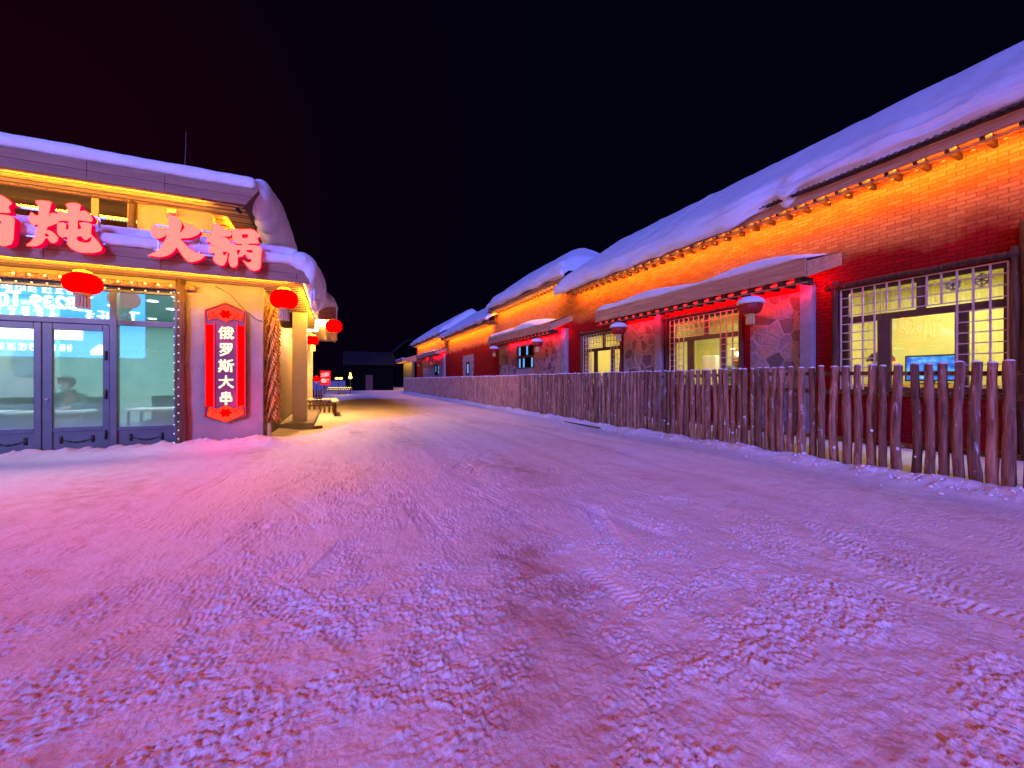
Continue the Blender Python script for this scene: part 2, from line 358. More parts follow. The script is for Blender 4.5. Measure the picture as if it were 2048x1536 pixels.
# ------------------------------------------------------------------ lamps
def area(name, loc, d, sx, sy, e, col):
    l = bpy.data.lights.new(name, 'AREA'); l.shape = 'RECTANGLE'; l.size = sx; l.size_y = sy; l.energy = e; l.color = col
    o = bpy.data.objects.new(name, l); COL.objects.link(o); o.location = loc
    d = Vector(d).normalized()
    up = Vector((1,0,0)) if False else None
    o.rotation_euler = d.to_track_quat('-Z', 'Y').to_euler()
    return o
def strip(name, p0, p1, d, w, e, col):
    """thin rectangular lamp running from p0 to p1, shining along d"""
    p0, p1 = Vector(p0), Vector(p1); x = (p1-p0); ln = x.length; x.normalize(); z = -Vector(d); z = (z - x*z.dot(x)).normalized(); y = z.cross(x)
    l = bpy.data.lights.new(name, 'AREA'); l.shape = 'RECTANGLE'; l.size = ln; l.size_y = w; l.energy = e*ln; l.color = col
    o = bpy.data.objects.new(name, l); COL.objects.link(o)
    R = Matrix((x, y, z)).transposed().to_4x4(); o.matrix_world = Matrix.Translation((p0+p1)/2) @ R
    return o
def point(name, loc, e, col, r=.1):
    l = bpy.data.lights.new(name, 'POINT'); l.energy = e; l.color = col; l.shadow_soft_size = r
    o = bpy.data.objects.new(name, l); COL.objects.link(o); o.location = loc; return o

# ------------------------------------------------------------------ noise
_rng = np.random.RandomState(5)
_perm = _rng.permutation(4096)
_grad = _rng.uniform(0, 2*PI, 4096)
def gnoise(x, y, s=0):
    x = np.asarray(x, float)+s*17.31; y = np.asarray(y, float)+s*9.17
    xi = np.floor(x).astype(int); yi = np.floor(y).astype(int); fx = x-xi; fy = y-yi
    def g(ix, iy, dx, dy):
        a = _grad[_perm[(_perm[ix & 4095] + iy) & 4095]]
        return np.cos(a)*dx + np.sin(a)*dy
    u = fx*fx*fx*(fx*(fx*6-15)+10); v = fy*fy*fy*(fy*(fy*6-15)+10)
    a = g(xi, yi, fx, fy); b = g(xi+1, yi, fx-1, fy); c = g(xi, yi+1, fx, fy-1); d = g(xi+1, yi+1, fx-1, fy-1)
    return ((a*(1-u)+b*u)*(1-v) + (c*(1-u)+d*u)*v)*1.5
def fbm(x, y, s=0, o=3):
    t = 0; a = 1
    for i in range(o): t = t + a*gnoise(x, y, s+i*3.7); x = x*2.03; y = y*2.03; a *= .5
    return t
def sstep(a, b, x):
    t = np.clip((x-a)/(b-a), 0, 1); return t*t*(3-2*t)
def gauss(x, c, w): return np.exp(-((x-c)/w)**2)

# ------------------------------------------------------------------ world, moon, camera
W = bpy.data.worlds.new('World'); SC.world = W; W.use_nodes = True
nt = W.node_tree; bg = nt.nodes['Background']
tc = N(nt, 'ShaderNodeTexCoord'); sp = N(nt, 'ShaderNodeSeparateXYZ'); L(nt, tc.outputs['Generated'], sp.inputs[0])
dt = N(nt, 'ShaderNodeVectorMath', operation='DOT_PRODUCT'); L(nt, tc.outputs['Generated'], dt.inputs[0]); dt.inputs[1].default_value = Vector((-.42,.83,.36)).normalized()
rp = ramp(nt, dt.outputs['Value'], [(.62, (.0005,.0003,.0044)), (.9, (.0018,.0003,.0038)), (1.0, (.0075,.0004,.003))])
L(nt, rp.outputs['Color'], bg.inputs['Color']); bg.inputs['Strength'].default_value = 1.0

sun = bpy.data.lights.new('night_glow', 'SUN'); sun.energy = 3.9; sun.angle = math.radians(9); sun.color = (.16,.18,1)
so = bpy.data.objects.new('night_glow', sun); COL.objects.link(so); so.rotation_euler = Vector((.40,.80,-.40)).to_track_quat('-Z','Y').to_euler(); so.location = (-4,-10,12)

cam = bpy.data.cameras.new('camera'); co = bpy.data.objects.new('camera', cam); COL.objects.link(co); SC.camera = co
co.location = (0,0,1.35); cam.lens = 775/2048*36; cam.sensor_width = 36; cam.shift_y = -8/2048; cam.clip_end = 1200; cam.clip_start = .05
co.rotation_euler = (PI/2, 0, -math.radians(24.55))
SC.view_settings.view_transform = 'Standard'; SC.view_settings.look = 'None'; SC.view_settings.exposure = 0; SC.view_settings.gamma = 1
SC.render.engine = 'CYCLES'
cy = SC.cycles; cy.use_denoising = True; cy.max_bounces = 7; cy.diffuse_bounces = 3; cy.glossy_bounces = 3; cy.transparent_max_bounces = 12; cy.sample_clamp_indirect = 4; cy.use_light_tree = True
cy.caustics_reflective = False; cy.caustics_refractive = False

# ------------------------------------------------------------------ ground: one sheet of trampled snow
def axis_pts(lo, hi, f0, f1, step, grow, far):
    a = list(np.arange(f0, f1+1e-6, step)); s = step; x = a[-1]
    while x < hi:
        s = min(s*grow, .22); x += s; a.append(x)
    s = step; x = a[0]; b = []
    while x > lo:
        s = min(s*grow, .22); x -= s; b.append(x)
    return np.array([far[0], far[0]*.4] + b[::-1] + a + [far[1]*.4, far[1]])
gx = axis_pts(-12, 12, -1.2, 3.3, .008, 1.011, (-500, 500))
gy = axis_pts(-6, 70, .4, 2.7, .008, 1.012, (-300, 700))
X, Y = np.meshgrid(gx, gy)
def ground_z(X, Y, fine=True):
    Z = .012*fbm(X*.35, Y*.35, 1, 2)*3
    fe = gauss(X, 7.02, .26)*sstep(50, 40, Y)*sstep(-3, 0, Y)
    Z += fe*(.085 + .07*np.clip(fbm(X*1.9, Y*1.9, 2, 4), -.6, 1))
    Z += .03*sstep(7.0, 7.5, X)
    left = sstep(-.75, -1.5, X)
    Z += left*.075*sstep(6.8, 9.5, Y)*sstep(15, 12, Y)
    Z += left*gauss(Y, 9.55, .16)*.07*np.clip(.5+fbm(X*4.5, Y*4.5, 16, 3), 0, 1.3)
    Z += .15*gauss(X, -1.25, .55)*gauss(Y, 9.15, .38)*(1+.4*fbm(X*3, Y*3, 6, 3)) + .05*gauss(X, -3.0, 1.2)*gauss(Y, 9.25, .3)
    Z += .05*gauss(X, .25, .5)*gauss(Y, 11.2, 1.6)*(1+.8*fbm(X*2.2, Y*2.2, 8, 3))
    # wheel ruts curving along the street
    c = 2.0 + .9*np.sin(Y*.13+.4)
    ru = sum(gauss(X, c+d, .22) for d in (-1.0, .75, 2.1))
    Z -= .018*ru*sstep(70, 20, Y)
    if fine:
        near = sstep(9, 2.8, np.hypot(X, Y-.5))
        soft = np.clip(.5+.9*fbm(X*.42, Y*.42, 11, 3), .12, 1)*(1-.45*gauss(X, c+.1, .6)*sstep(.5, 3, Y))
        amp = near*soft
        Z += amp*.011*fbm(X*4.2, Y*4.2, 3, 3)
        r = 1-np.abs(fbm(X*7.5, Y*7.5, 4, 3))
        Z += amp*.004*np.clip(r-.62, 0, 1)*2
        patch = sstep(-.28, .30, fbm(X*1.9, Y*2.2, 21, 4))
        Z += amp*(.005+.006*patch)*np.clip(fbm(X*13, Y*13, 5, 3), -.3, 1)
        Z += near*(.15+patch)*.012*np.clip(fbm(X*30, Y*30, 15, 2)-.12, 0, .7)
        Z += near*(.45+.75*patch)*.013*np.clip(fbm(X*55, Y*55, 17, 2)-.06, 0, .7)
        Z += near*(.0022+.006*patch)*fbm(X*40, Y*40, 7, 2)
        Z += .006*fbm(X*3.1, Y*.9, 9, 3)
    return Z
Z = ground_z(X, Y)
rg = random.Random(4)
for k in range(70):                               # boot prints with tread bars
    px, py = rg.uniform(-2.4, 4.6), rg.uniform(.5, 6.0)
    an = rg.uniform(0, PI); ln, wd = rg.uniform(.13, .16), rg.uniform(.045, .058)
    i0, i1 = np.searchsorted(gy, (py-.2, py+.2)); j0, j1 = np.searchsorted(gx, (px-.2, px+.2))
    if i1 <= i0 or j1 <= j0: continue
    dx, dy = X[i0:i1, j0:j1]-px, Y[i0:i1, j0:j1]-py
    u = dx*math.cos(an)+dy*math.sin(an); w = -dx*math.sin(an)+dy*math.cos(an)
    m = sstep(1.08, .86, np.sqrt((u/ln)**2+(w/wd)**2))
    per = rg.choice([.026, .032, .04])
    tr = np.sin(u*2*PI/per + (2.2*np.abs(w)/wd if k % 3 else 0))
    Z[i0:i1, j0:j1] += m*(-.004 + .0045*tr) + .002*gauss(np.sqrt((u/ln)**2+(w/wd)**2), 1.15, .16)*rg.uniform(.3, 1)
for k in range(26):                                # short tyre tread patches and scrapes
    px, py = rg.uniform(-2.2, 4.0), rg.uniform(.6, 6.5); an = rg.uniform(1.0, 2.2); ln, wd = rg.uniform(.25, .7), rg.uniform(.05, .12)
    i0, i1 = np.searchsorted(gy, (py-.8, py+.8)); j0, j1 = np.searchsorted(gx, (px-.8, px+.8))
    dx, dy = X[i0:i1, j0:j1]-px, Y[i0:i1, j0:j1]-py
    u = dx*math.cos(an)+dy*math.sin(an); w = -dx*math.sin(an)+dy*math.cos(an)
    m = sstep(1.1, .8, np.maximum(np.abs(u/ln), np.abs(w/wd)))
    Z[i0:i1, j0:j1] += m*(-.008 + .005*np.sin((u+.6*np.abs(w))*2*PI/.05))
ny, nx = X.shape
me = bpy.data.meshes.new('ground')
me.vertices.add(nx*ny); me.vertices.foreach_set('co', np.stack([X, Y, Z], -1).astype(np.float32).ravel())
ii = (np.arange(ny-1)[:, None]*nx + np.arange(nx-1)[None]).ravel()
q = np.stack([ii, ii+1, ii+nx+1, ii+nx], -1).astype(np.int32)
me.loops.add(q.size); me.loops.foreach_set('vertex_index', q.ravel())
me.polygons.add(len(q)); me.polygons.foreach_set('loop_start', np.arange(0, q.size, 4, dtype=np.int32)); me.polygons.foreach_set('loop_total', np.full(len(q), 4, np.int32))
me.polygons.foreach_set('use_smooth', np.ones(len(q), bool))
gr = gauss(X, .8+.47*(Y-1.4)+.12*fbm(X*1.5, Y*1.5, 31, 2), .34)*sstep(6.5, 2, Y)*(.7+.3*sstep(-.5, .4, fbm(X*2.6, Y*2.6, 33, 4)))
at = me.attributes.new('grime', 'FLOAT', 'POINT'); at.data.foreach_set('value', gr.astype(np.float32).ravel()); me.update(); me.validate()
g = link('ground', me, M['ground'], None, True, Vector((0,0,0))); tag(g, 'trampled snow covering the street and yard', kind='structure')
def gz(x, y): return float(ground_z(np.array([[x]]), np.array([[y]]), False)[0, 0])

# ------------------------------------------------------------------ snow that lies along an eave
def catmull(P, n):
    P = np.array(P, float); P = np.vstack([2*P[0]-P[1], P, 2*P[-1]-P[-2]]); out = []
    m = len(P)-3
    for i in range(n):
        t = i/(n-1)*m; k = min(int(t), m-1); t -= k
        a, b, c, d = P[k:k+4]
        out.append(.5*((2*b)+(-a+c)*t+(2*a-5*b+4*c-d)*t*t+(-a+3*b-3*c+d)*t**3))
    return np.array(out)
def eave_snow(name, parent, ya, yb, prof, step=.12, n=40, seed=0, rough=.038, endr=.45, strata=.02, axis='y', m=None, groove=0.0):
    """prof(y) -> control points (outward coordinate, z), last one far inside the roof"""
    ys = np.arange(ya, yb+1e-6, step); rows = []
    for y in ys:
        p = catmull(prof(y), n)
        d = min(y-ya, yb-y); s = math.sqrt(max(0.0004, 1-(1-min(d/endr, 1))**2))
        base = p[0]; c = np.array([p[:,0], np.interp(p[:,0], [min(base[0], p[-1,0]), max(base[0], p[-1,0])], [base[1], p[-1,1]])]).T
        # pull the end of the blanket down onto the roof it lies on
        mid = np.array([p[n//3,0], base[1]])
        q = p.copy(); q[:,1] = base[1] + (p[:,1]-base[1])*1.0
        q[:,0] = p[:,0] + (mid[0]-p[:,0])*(1-s)*.0
        slope = (p[-1,1]-base[1])/(p[-1,0]-base[0]) if abs(p[-1,0]-base[0]) > 1e-3 else 0
        floor = base[1] + slope*(p[:,0]-base[0])
        q[:,1] = np.where(p[:,1] > floor, floor + (p[:,1]-floor)*s, p[:,1])
        rows.append(q)
    R = np.array(rows); k = np.arange(n)
    U, V = np.meshgrid(k, ys)
    d1 = np.gradient(R, axis=1); nn = np.stack([-d1[...,1], d1[...,0]], -1); nn /= np.maximum(np.linalg.norm(nn, axis=-1, keepdims=True), 1e-6)
    w = np.sin(np.clip((k-2)/(n-1), 0, 1)*PI)[None, :]**.5
    am = rough*fbm(V*1.1, U*.16, seed+1, 4) + strata*fbm(V*.35, U*.55, seed+2, 2)*gauss(U, n*.3, n*.2)
    u0 = n*(.60+.07*fbm(V*.22, V*0+seed, seed+4, 2)); u1 = n*(.47+.06*fbm(V*.3, V*0+seed, seed+6, 2))
    am = am - groove*(gauss(U, u0, 1.1)*sstep(-.35, .25, fbm(V*.4, V*0, seed+8, 2)) + .7*gauss(U, u1, .9)*sstep(-.1, .3, fbm(V*.5, V*0, seed+9, 2)))
    R = R + nn*(am*w)[..., None]
    vs = [((a, y, z) if axis == 'y' else (y, a, z)) for row, y in zip(R, ys) for a, z in row]
    fs = []
    for i in range(len(ys)-1):
        for j in range(n-1):
            a = i*n+j; fs.append((a, a+1, a+n+1, a+n))
    fs.append(tuple(range(n))); fs.append(tuple((len(ys)-1)*n+j for j in range(n))[::-1])
    b = MB(); b.add(vs, fs)
    return b.build(name, m or M['snow'], parent, True)

# ------------------------------------------------------------------ lanterns
def lantern(loc, lit, label, group, snow=False, r=.27, h=.40, cord=.22):
    t = thing('lantern', loc, label, 'lantern', group); x, y, z = loc
    prof = [(.10, -h*.5)] + [(r*(math.cos(a)**.55), h*.5*math.sin(a)) for a in np.linspace(-1.15, 1.15, 13)] + [(.10, h*.5)]
    MB().lathe(loc, prof, 64, .05, 16).build('shade', M['red_lit'] if lit else M['red_dull'], t, True)
    MB().lathe(loc, [(.11, h*.5-.01), (.115, h*.5+.03), (.05, h*.5+.055)], 20).build('cap', M['gold'], t, True)
    MB().lathe(loc, [(.06, -h*.5-.045), (.115, -h*.5-.03), (.11, -h*.5+.01)], 20).build('base_ring', M['gold'], t, True)
    MB().tube([(x, y, z+h*.5+.04), (x, y, z+h*.5+cord)], .006, 6).build('cord', M['iron'], t)
    f = MB()
    for k in range(14):
        q = 2*PI*k/14; f.tube([(x+.075*math.cos(q), y+.075*math.sin(q), z-h*.5-.03), (x+.08*math.cos(q+.1), y+.08*math.sin(q+.1), z-h*.5-.13), (x+.085*math.cos(q), y+.085*math.sin(q), z-h*.5-.24)], .014, 5)
    f.build('tassel', M['card'] if lit else M['gold'], t)
    if snow:
        MB().lathe((x-.02, y-.02, z), [(.27, h*.13), (.30, h*.18), (.29, h*.30), (.25, h*.46), (.15, h*.60), (.03, h*.66)], 18).build('snow_cap', M['snow'], t, True)
    return t

# ------------------------------------------------------------------ the long brick row on the right
WX, WT = 10.6, .3
def wall_boxes(mb, ya, yb, z0, z1, openings, x=WX, t=WT):
    y = ya
    for a, b, c, d in sorted(openings):
        if a > y: mb.box(x, x+t, y, a, z0, z1)
        if c > z0: mb.box(x, x+t, a, b, z0, c)
        if d < z1: mb.box(x, x+t, a, b, d, z1)
        y = b
    if yb > y: mb.box(x, x+t, y, yb, z0, z1)

def brick_house(name, label, ya, yb, ez, slope, T, openings, snow_prof, seed, rx=13.5, eave_ext=(0, 0), hip=0):
    t = thing(name, ((WX+rx)/2, (ya+yb)/2, 0), label, 'house', 'snow-covered brick houses of the row')
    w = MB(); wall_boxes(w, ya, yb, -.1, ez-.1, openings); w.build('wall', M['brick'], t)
    ea, eb = ya-eave_ext[0], yb+eave_ext[1]; X0 = 9.92; rz = ez+slope*(rx-X0)
    if not hip:
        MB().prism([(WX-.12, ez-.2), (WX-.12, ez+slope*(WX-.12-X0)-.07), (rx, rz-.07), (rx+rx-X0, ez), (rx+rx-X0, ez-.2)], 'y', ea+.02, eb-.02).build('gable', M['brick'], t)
        rf = MB().prism([(X0, ez-.06), (X0, ez), (rx, rz), (rx+rx-X0, ez), (rx+rx-X0, ez-.06), (rx, rz-.06)], 'y', ea, eb).build('roof', M['sheet'], t)
    else:
        xb = rx+rx-X0
        rf = MB().add([(X0,ea,ez),(xb,ea,ez),(xb,eb,ez),(X0,eb,ez),(rx,ea+hip,rz),(rx,eb,rz)], [(0,3,5,4),(1,4,5,2),(0,4,1),(2,5,3),(0,1,2,3)]).build('roof', M['sheet'], t)
    b = MB(); n = int((eb-ea)/.02); vs = []; fs = []
    for i in range(n+1):
        y = ea + (eb-ea)*i/n; zc = .014*math.sin(y*2*PI/.11)
        for x, dz in ((9.84, .012), (10.25, .012), (9.84, -.004), (10.25, -.004)):
            vs.append((x, y, ez+slope*(x-X0)+zc+dz+.018))
    for i in range(n):
        a = i*4; fs += [(a, a+1, a+5, a+4), (a+2, a+6, a+7, a+3), (a, a+4, a+6, a+2)]
    b.add(vs, fs); b.build('roof_sheet', M['sheet'], rf)
    MB().box(9.95, 9.99, ea, eb, ez-.27, ez-.065).build('fascia', M['fascia_y'], t, bevel=.004)
    MB().box(9.995, WX-.01, ea+.01, eb-.01, ez-.12, ez-.1).build('soffit', M['soffit'], t)
    y = ea+.1; proto = None
    while y < eb-.06:
        if proto is None:
            proto = MB().box(10.0, WX-.002, y, y+.06, ez-.31, ez-.125).build('rafter', M['dark_wood'], t)
            y0 = y
        else:
            c = proto.copy(); COL.objects.link(c); c.parent = t; c.location = proto.location + Vector((0, y-y0, 0))
        y += .42
    eave_snow('snow', t, ea-(.05 if ya < 0 else .28), eb+.05, snow_prof, seed=seed, endr=.3 if ya < 0 else .85, strata=.11, groove=.06)
    return t

def led_string(ya, yb, z, label, group, e=9.0, x=10.10, dz=-.05, mat='bulb_o', col=(1,.25,.004), step=.36, nm='light_string', wash=True, r=.015):
    t = thing(nm, (x, (ya+yb)/2, z), label, 'string lights', group)
    MB().tube([(x-.07, ya, z+.01), (x-.07, yb, z+.01)], .018, 8).build('rail', M['rail_wood'], t)
    n = int((yb-ya)/step); pr = None
    for k in range(n):
        y = ya+.12+k*step
        if pr is None:
            pr = MB().ell((x, y, z+dz), (r, r*1.9, r*.8), 8, 6).build('bulb', M[mat], t, True, origin=(x, y, z+dz)); base = pr.location.copy(); y0 = y
        else:
            c = pr.copy(); COL.objects.link(c); c.parent = t; c.location = base + Vector((0, y-y0, 0))
    if wash: strip('led_wash', (x+.05, ya+.1, z-.02), (x+.05, yb-.1, z-.02), (1, 0, -.12), .025, e*1.25, col); strip('led_spill', (x+.2, ya+.1, z+.20), (x+.2, yb-.1, z+.20), (-.25, 0, -1), .04, e*(.55 if ya < 0 else 2.6), (1,.33,.04))
    return t

HOLE = lambda a, b: (a, b, 1.12, 3.42)
def profA(y):
    near = float(sstep(7.2, 5.9, y)); o = .30*(1-near) - .10*near + .05*float(gnoise(y*.9, 3.1)); d = .36*(1-near)
    d += .06*float(gnoise(y*1.3, 8.2)); lump = float(gauss(y, 5.75, .17))
    d += .22*lump; o += .13*lump
    T = .50; e = 5.75; X0 = 9.92; s = .685
    S = lambda x: e + s*(x-X0) + .02
    x0 = X0-o
    return [(X0+.25, S(X0+.25)), (X0+.02, S(X0)-.01), (x0+.06, S(X0)-d*.85), (x0-.02, S(X0)-d), (x0-.11, S(X0)-d+.12), (x0-.09, S(X0)-d+.30), (x0+.06, S(x0+.06)+T*.72),
            (x0+.35, S(x0+.35)+T*.98), (x0+1.0, S(x0+1.0)+T), (x0+2.2, S(x0+2.2)+T), (13.3, S(13.3)+T-.05), (13.9, S(13.3)+T-.18), (14.8, S(13.5)-.6)]
def prof_gen(e, s, T, o, d, seed, hy=None, hl=1):
    def f(y):
        P = f0(y)
        if hy is None: return P
        cap = e + .30 + T*.9*min(1, (y-hy+.3)/1.2) + s*3.58*max(0, y-hy)/hl
        return [(x, z if z < cap-.25 else cap-.25*math.exp(-(z-cap+.25)/.25)) for x, z in P]
    def f0(y):
        oo = o*(.75+.6*float(gnoise(y*.5, seed))); dd = d*(.8+.9*float(gnoise(y*.8, seed+5.5)))
        X0 = 9.92; S = lambda x: e + s*(x-X0) + .02
        x0 = X0-oo
        return [(X0+.25, S(X0+.25)), (X0+.02, S(X0)-.01), (x0+.05, S(X0)-dd*.85), (x0-.03, S(X0)-dd), (x0-.11, S(X0)-dd+.12), (x0-.08, S(X0)-dd+.27), (x0+.08, S(x0+.08)+T*.75),
                (x0+.4, S(x0+.4)+T), (x0+1.1, S(x0+1.1)+T), (x0+2.2, S(x0+2.2)+T), (13.3, S(13.3)+T-.05), (13.9, S(13.3)+T-.18), (14.8, S(13.5)-.6)]
    return f
hA = brick_house('brick_house', 'nearest red and orange brick house with lattice windows behind the log fence', -2.5, 16.0, 5.75, .685, .5,
                 [HOLE(2.5, 4.97), HOLE(7.4, 9.96), HOLE(12.49, 15.1)], profA, 3)
hB = brick_house('brick_house', 'second brick house with glass block window and two dull lanterns', 16.005, 25.9, 6.40, .69, .62,
                 [(20.0, 22.4, 2.05, 3.5)], prof_gen(6.40, .69, .62, .12, .12, 2.2, 15.75, 4.4), 13, hip=4.4)
hC = brick_house('brick_house', 'third brick house, low, plain red wall with one narrow slot window', 25.905, 39.6, 5.72, .66, .42,
                 [(31.9, 32.9, 1.8, 2.95)], prof_gen(5.72, .66, .42, .2, .16, 4.4), 23)
hD = brick_house('brick_house', 'farthest tall brick house with a small blue-lit window', 39.605, 56.0, 6.25, .69, .5,
                 [(42.6, 45.0, 1.9, 3.1)], prof_gen(6.25, .69, .5, .12, .1, 7.7), 33)

led_string(-2.0, 15.55, 5.40, 'orange bulbs on a rail under the eave of the nearest brick house', 'light strings under the brick eaves', e=15)
led_string(16.6, 25.6, 6.03, 'orange bulbs under the raised eave of the second brick house', 'light strings under the brick eaves', e=15)
led_string(26.4, 38.6, 5.34, 'orange bulbs under the low eave of the third brick house', 'light strings under the brick eaves', e=17)
led_string(40.4, 55.0, 5.9, 'orange bulbs under the eave of the farthest tall brick house', 'light strings under the brick eaves', e=18)

# stone facing and pilasters (parts of the houses)
def stone(parent, ya, yb, z1=3.55): MB().box(WX-.05, WX-.002, ya, yb, -.1, z1).build('stone_panel', M['stone'], parent)
def pilaster(parent, ya, yb, z1=3.7): MB().box(WX-.19, WX-.002, ya, yb, -.1, z1).build('pilaster', M['concrete'], parent, bevel=.012)
stone(hA, 5.75, 7.08); pilaster(hA, 5.48, 5.74)
stone(hA, 10.52, 12.3); pilaster(hA, 10.24, 10.51)
s = MB(); wall_boxes(s, 16.85, 25.3, -.1, 3.7, [(20.0, 22.4, 1.5, 3.5)], WX-.05, .048); s.build('stone_panel', M['stone'], hB)
MB().box(WX-.04, WX-.002, 20.0, 22.4, 1.5, 2.05).build('brick_apron', M['concrete'], hB)
pilaster(hB, 16.42, 16.84, 3.95)
s = MB(); wall_boxes(s, 40.5, 51.5, -.1, 3.9, [(42.6, 45.0, 1.9, 3.1)], WX-.05, .048); s.build('stone_panel', M['stone'], hD); pilaster(hD, 40.0, 40.49, 4.1)

# canopies over the ground floor
def awning(parent, ya, yb, zf, xf=9.2, fh=.40, zw=4.29, seed=1, label=None, nr=None, e=6.0, step=.36):
    a = MB().prism([(xf+.03, zf+fh-.03), (xf+.03, zf+fh), (WX-.002, zw+.02), (WX-.002, zw-.02)], 'y', ya+.04, yb-.04).build('canopy', M['sheet'], parent)
    f = MB(); y = ya; r = random.Random(seed)
    while y < yb-.05:
        l = min(r.uniform(1.6, 3.0), yb-y)
        f.prism([(xf-.05, zf), (xf, zf), (xf+.045, zf+fh), (xf-.005, zf+fh)], 'y', y+.002, y+l-.002); y += l
    f.build('fascia', M['fascia_y'], a, bevel=.004)
    for yy in (ya, yb-.035): MB().prism([(xf+.05, zf+.0), (xf+.05, zf+fh*.86), (WX-.003, zw+.0), (WX-.003, zw-.29)], 'y', yy, yy+.035).build('end_board', M['fascia_y'], a)
    MB().prism([(xf+.05, zf+.08), (xf+.05, zf+.10), (WX-.003, zw-.22), (WX-.003, zw-.24)], 'y', ya+.05, yb-.05).build('soffit', M['soffit'], a)
    y = ya+.18; pr = None; pb = None
    while y < yb-.2:
        if pr is None:
            pr = MB().box(xf+.06, xf+.62, y, y+.08, zf-.085, zf+.07).build('rafter', M['dark_wood'], a)
            pb = MB().ell((xf+.15, y+.08+(step-.08)/2, zf-.035), (.035, .09, .032), 8, 6).build('bulb', M['bulb_r'], a, True); y0 = y
        else:
            for p in (pr, pb):
                c = p.copy(); COL.objects.link(c); c.parent = a; c.location = p.location + Vector((0, y-y0, 0))
        y += step
    MB().tube([(xf+.06, ya, zf-.115), (xf+.06, yb, zf-.115)], .014, 6).build('rail', M['rail_wood'], a)
    strip('red_wash', (xf+.95, ya+.25, zf+.06), (xf+.95, yb-.3, zf+.06), (1, 0, -.1), .02, e*1.5, (1,.003,.03))
    return a
awA = awning(hA, 4.95, 12.30, 3.58, seed=1, e=13)
awB = awning(hB, 16.02, 24.0, 3.70, xf=9.25, zw=4.55, seed=2, e=13, step=.4)
awD = awning(hD, 37.2 if False else 39.7, 50.0, 4.0, xf=9.4, zw=4.7, seed=3, e=14, step=.5)
def aw_snow(parent, ya, yb, xf, zt, slope, T, seed):
    def f(y):
        t = T*(.6+.5*float(gnoise(y*.45, seed))) * float(sstep(ya-.1, ya+1.2, y)*.7+.3)
        x0 = xf+.02+.05*float(gnoise(y*.8, seed+2))
        S = lambda x: zt + slope*(x-xf)
        return [(xf+.3, S(xf+.3)), (x0+.04, S(x0)+.0), (x0-.03, S(x0)+.01), (x0-.05, S(x0)+t*.5), (x0+.05, S(x0)+t*.95), (x0+.3, S(x0+.3)+t*1.05), (x0+.8, S(x0+.8)+t*.9), (WX-.12, S(WX-.12)+t*.5), (WX-.02, S(WX)-.02)]
    return eave_snow('snow', parent, ya, yb, f, n=24, seed=seed, rough=.018, endr=.5, strata=.012)
aw_snow(awA, 5.0, 12.36, 9.22, 3.985, .22, .33, 41)
aw_snow(awB, 17.0, 24.05, 9.28, 4.105, .32, .36, 43)
aw_snow(awD, 39.9, 50.0, 9.42, 4.405, .24, .18, 45)

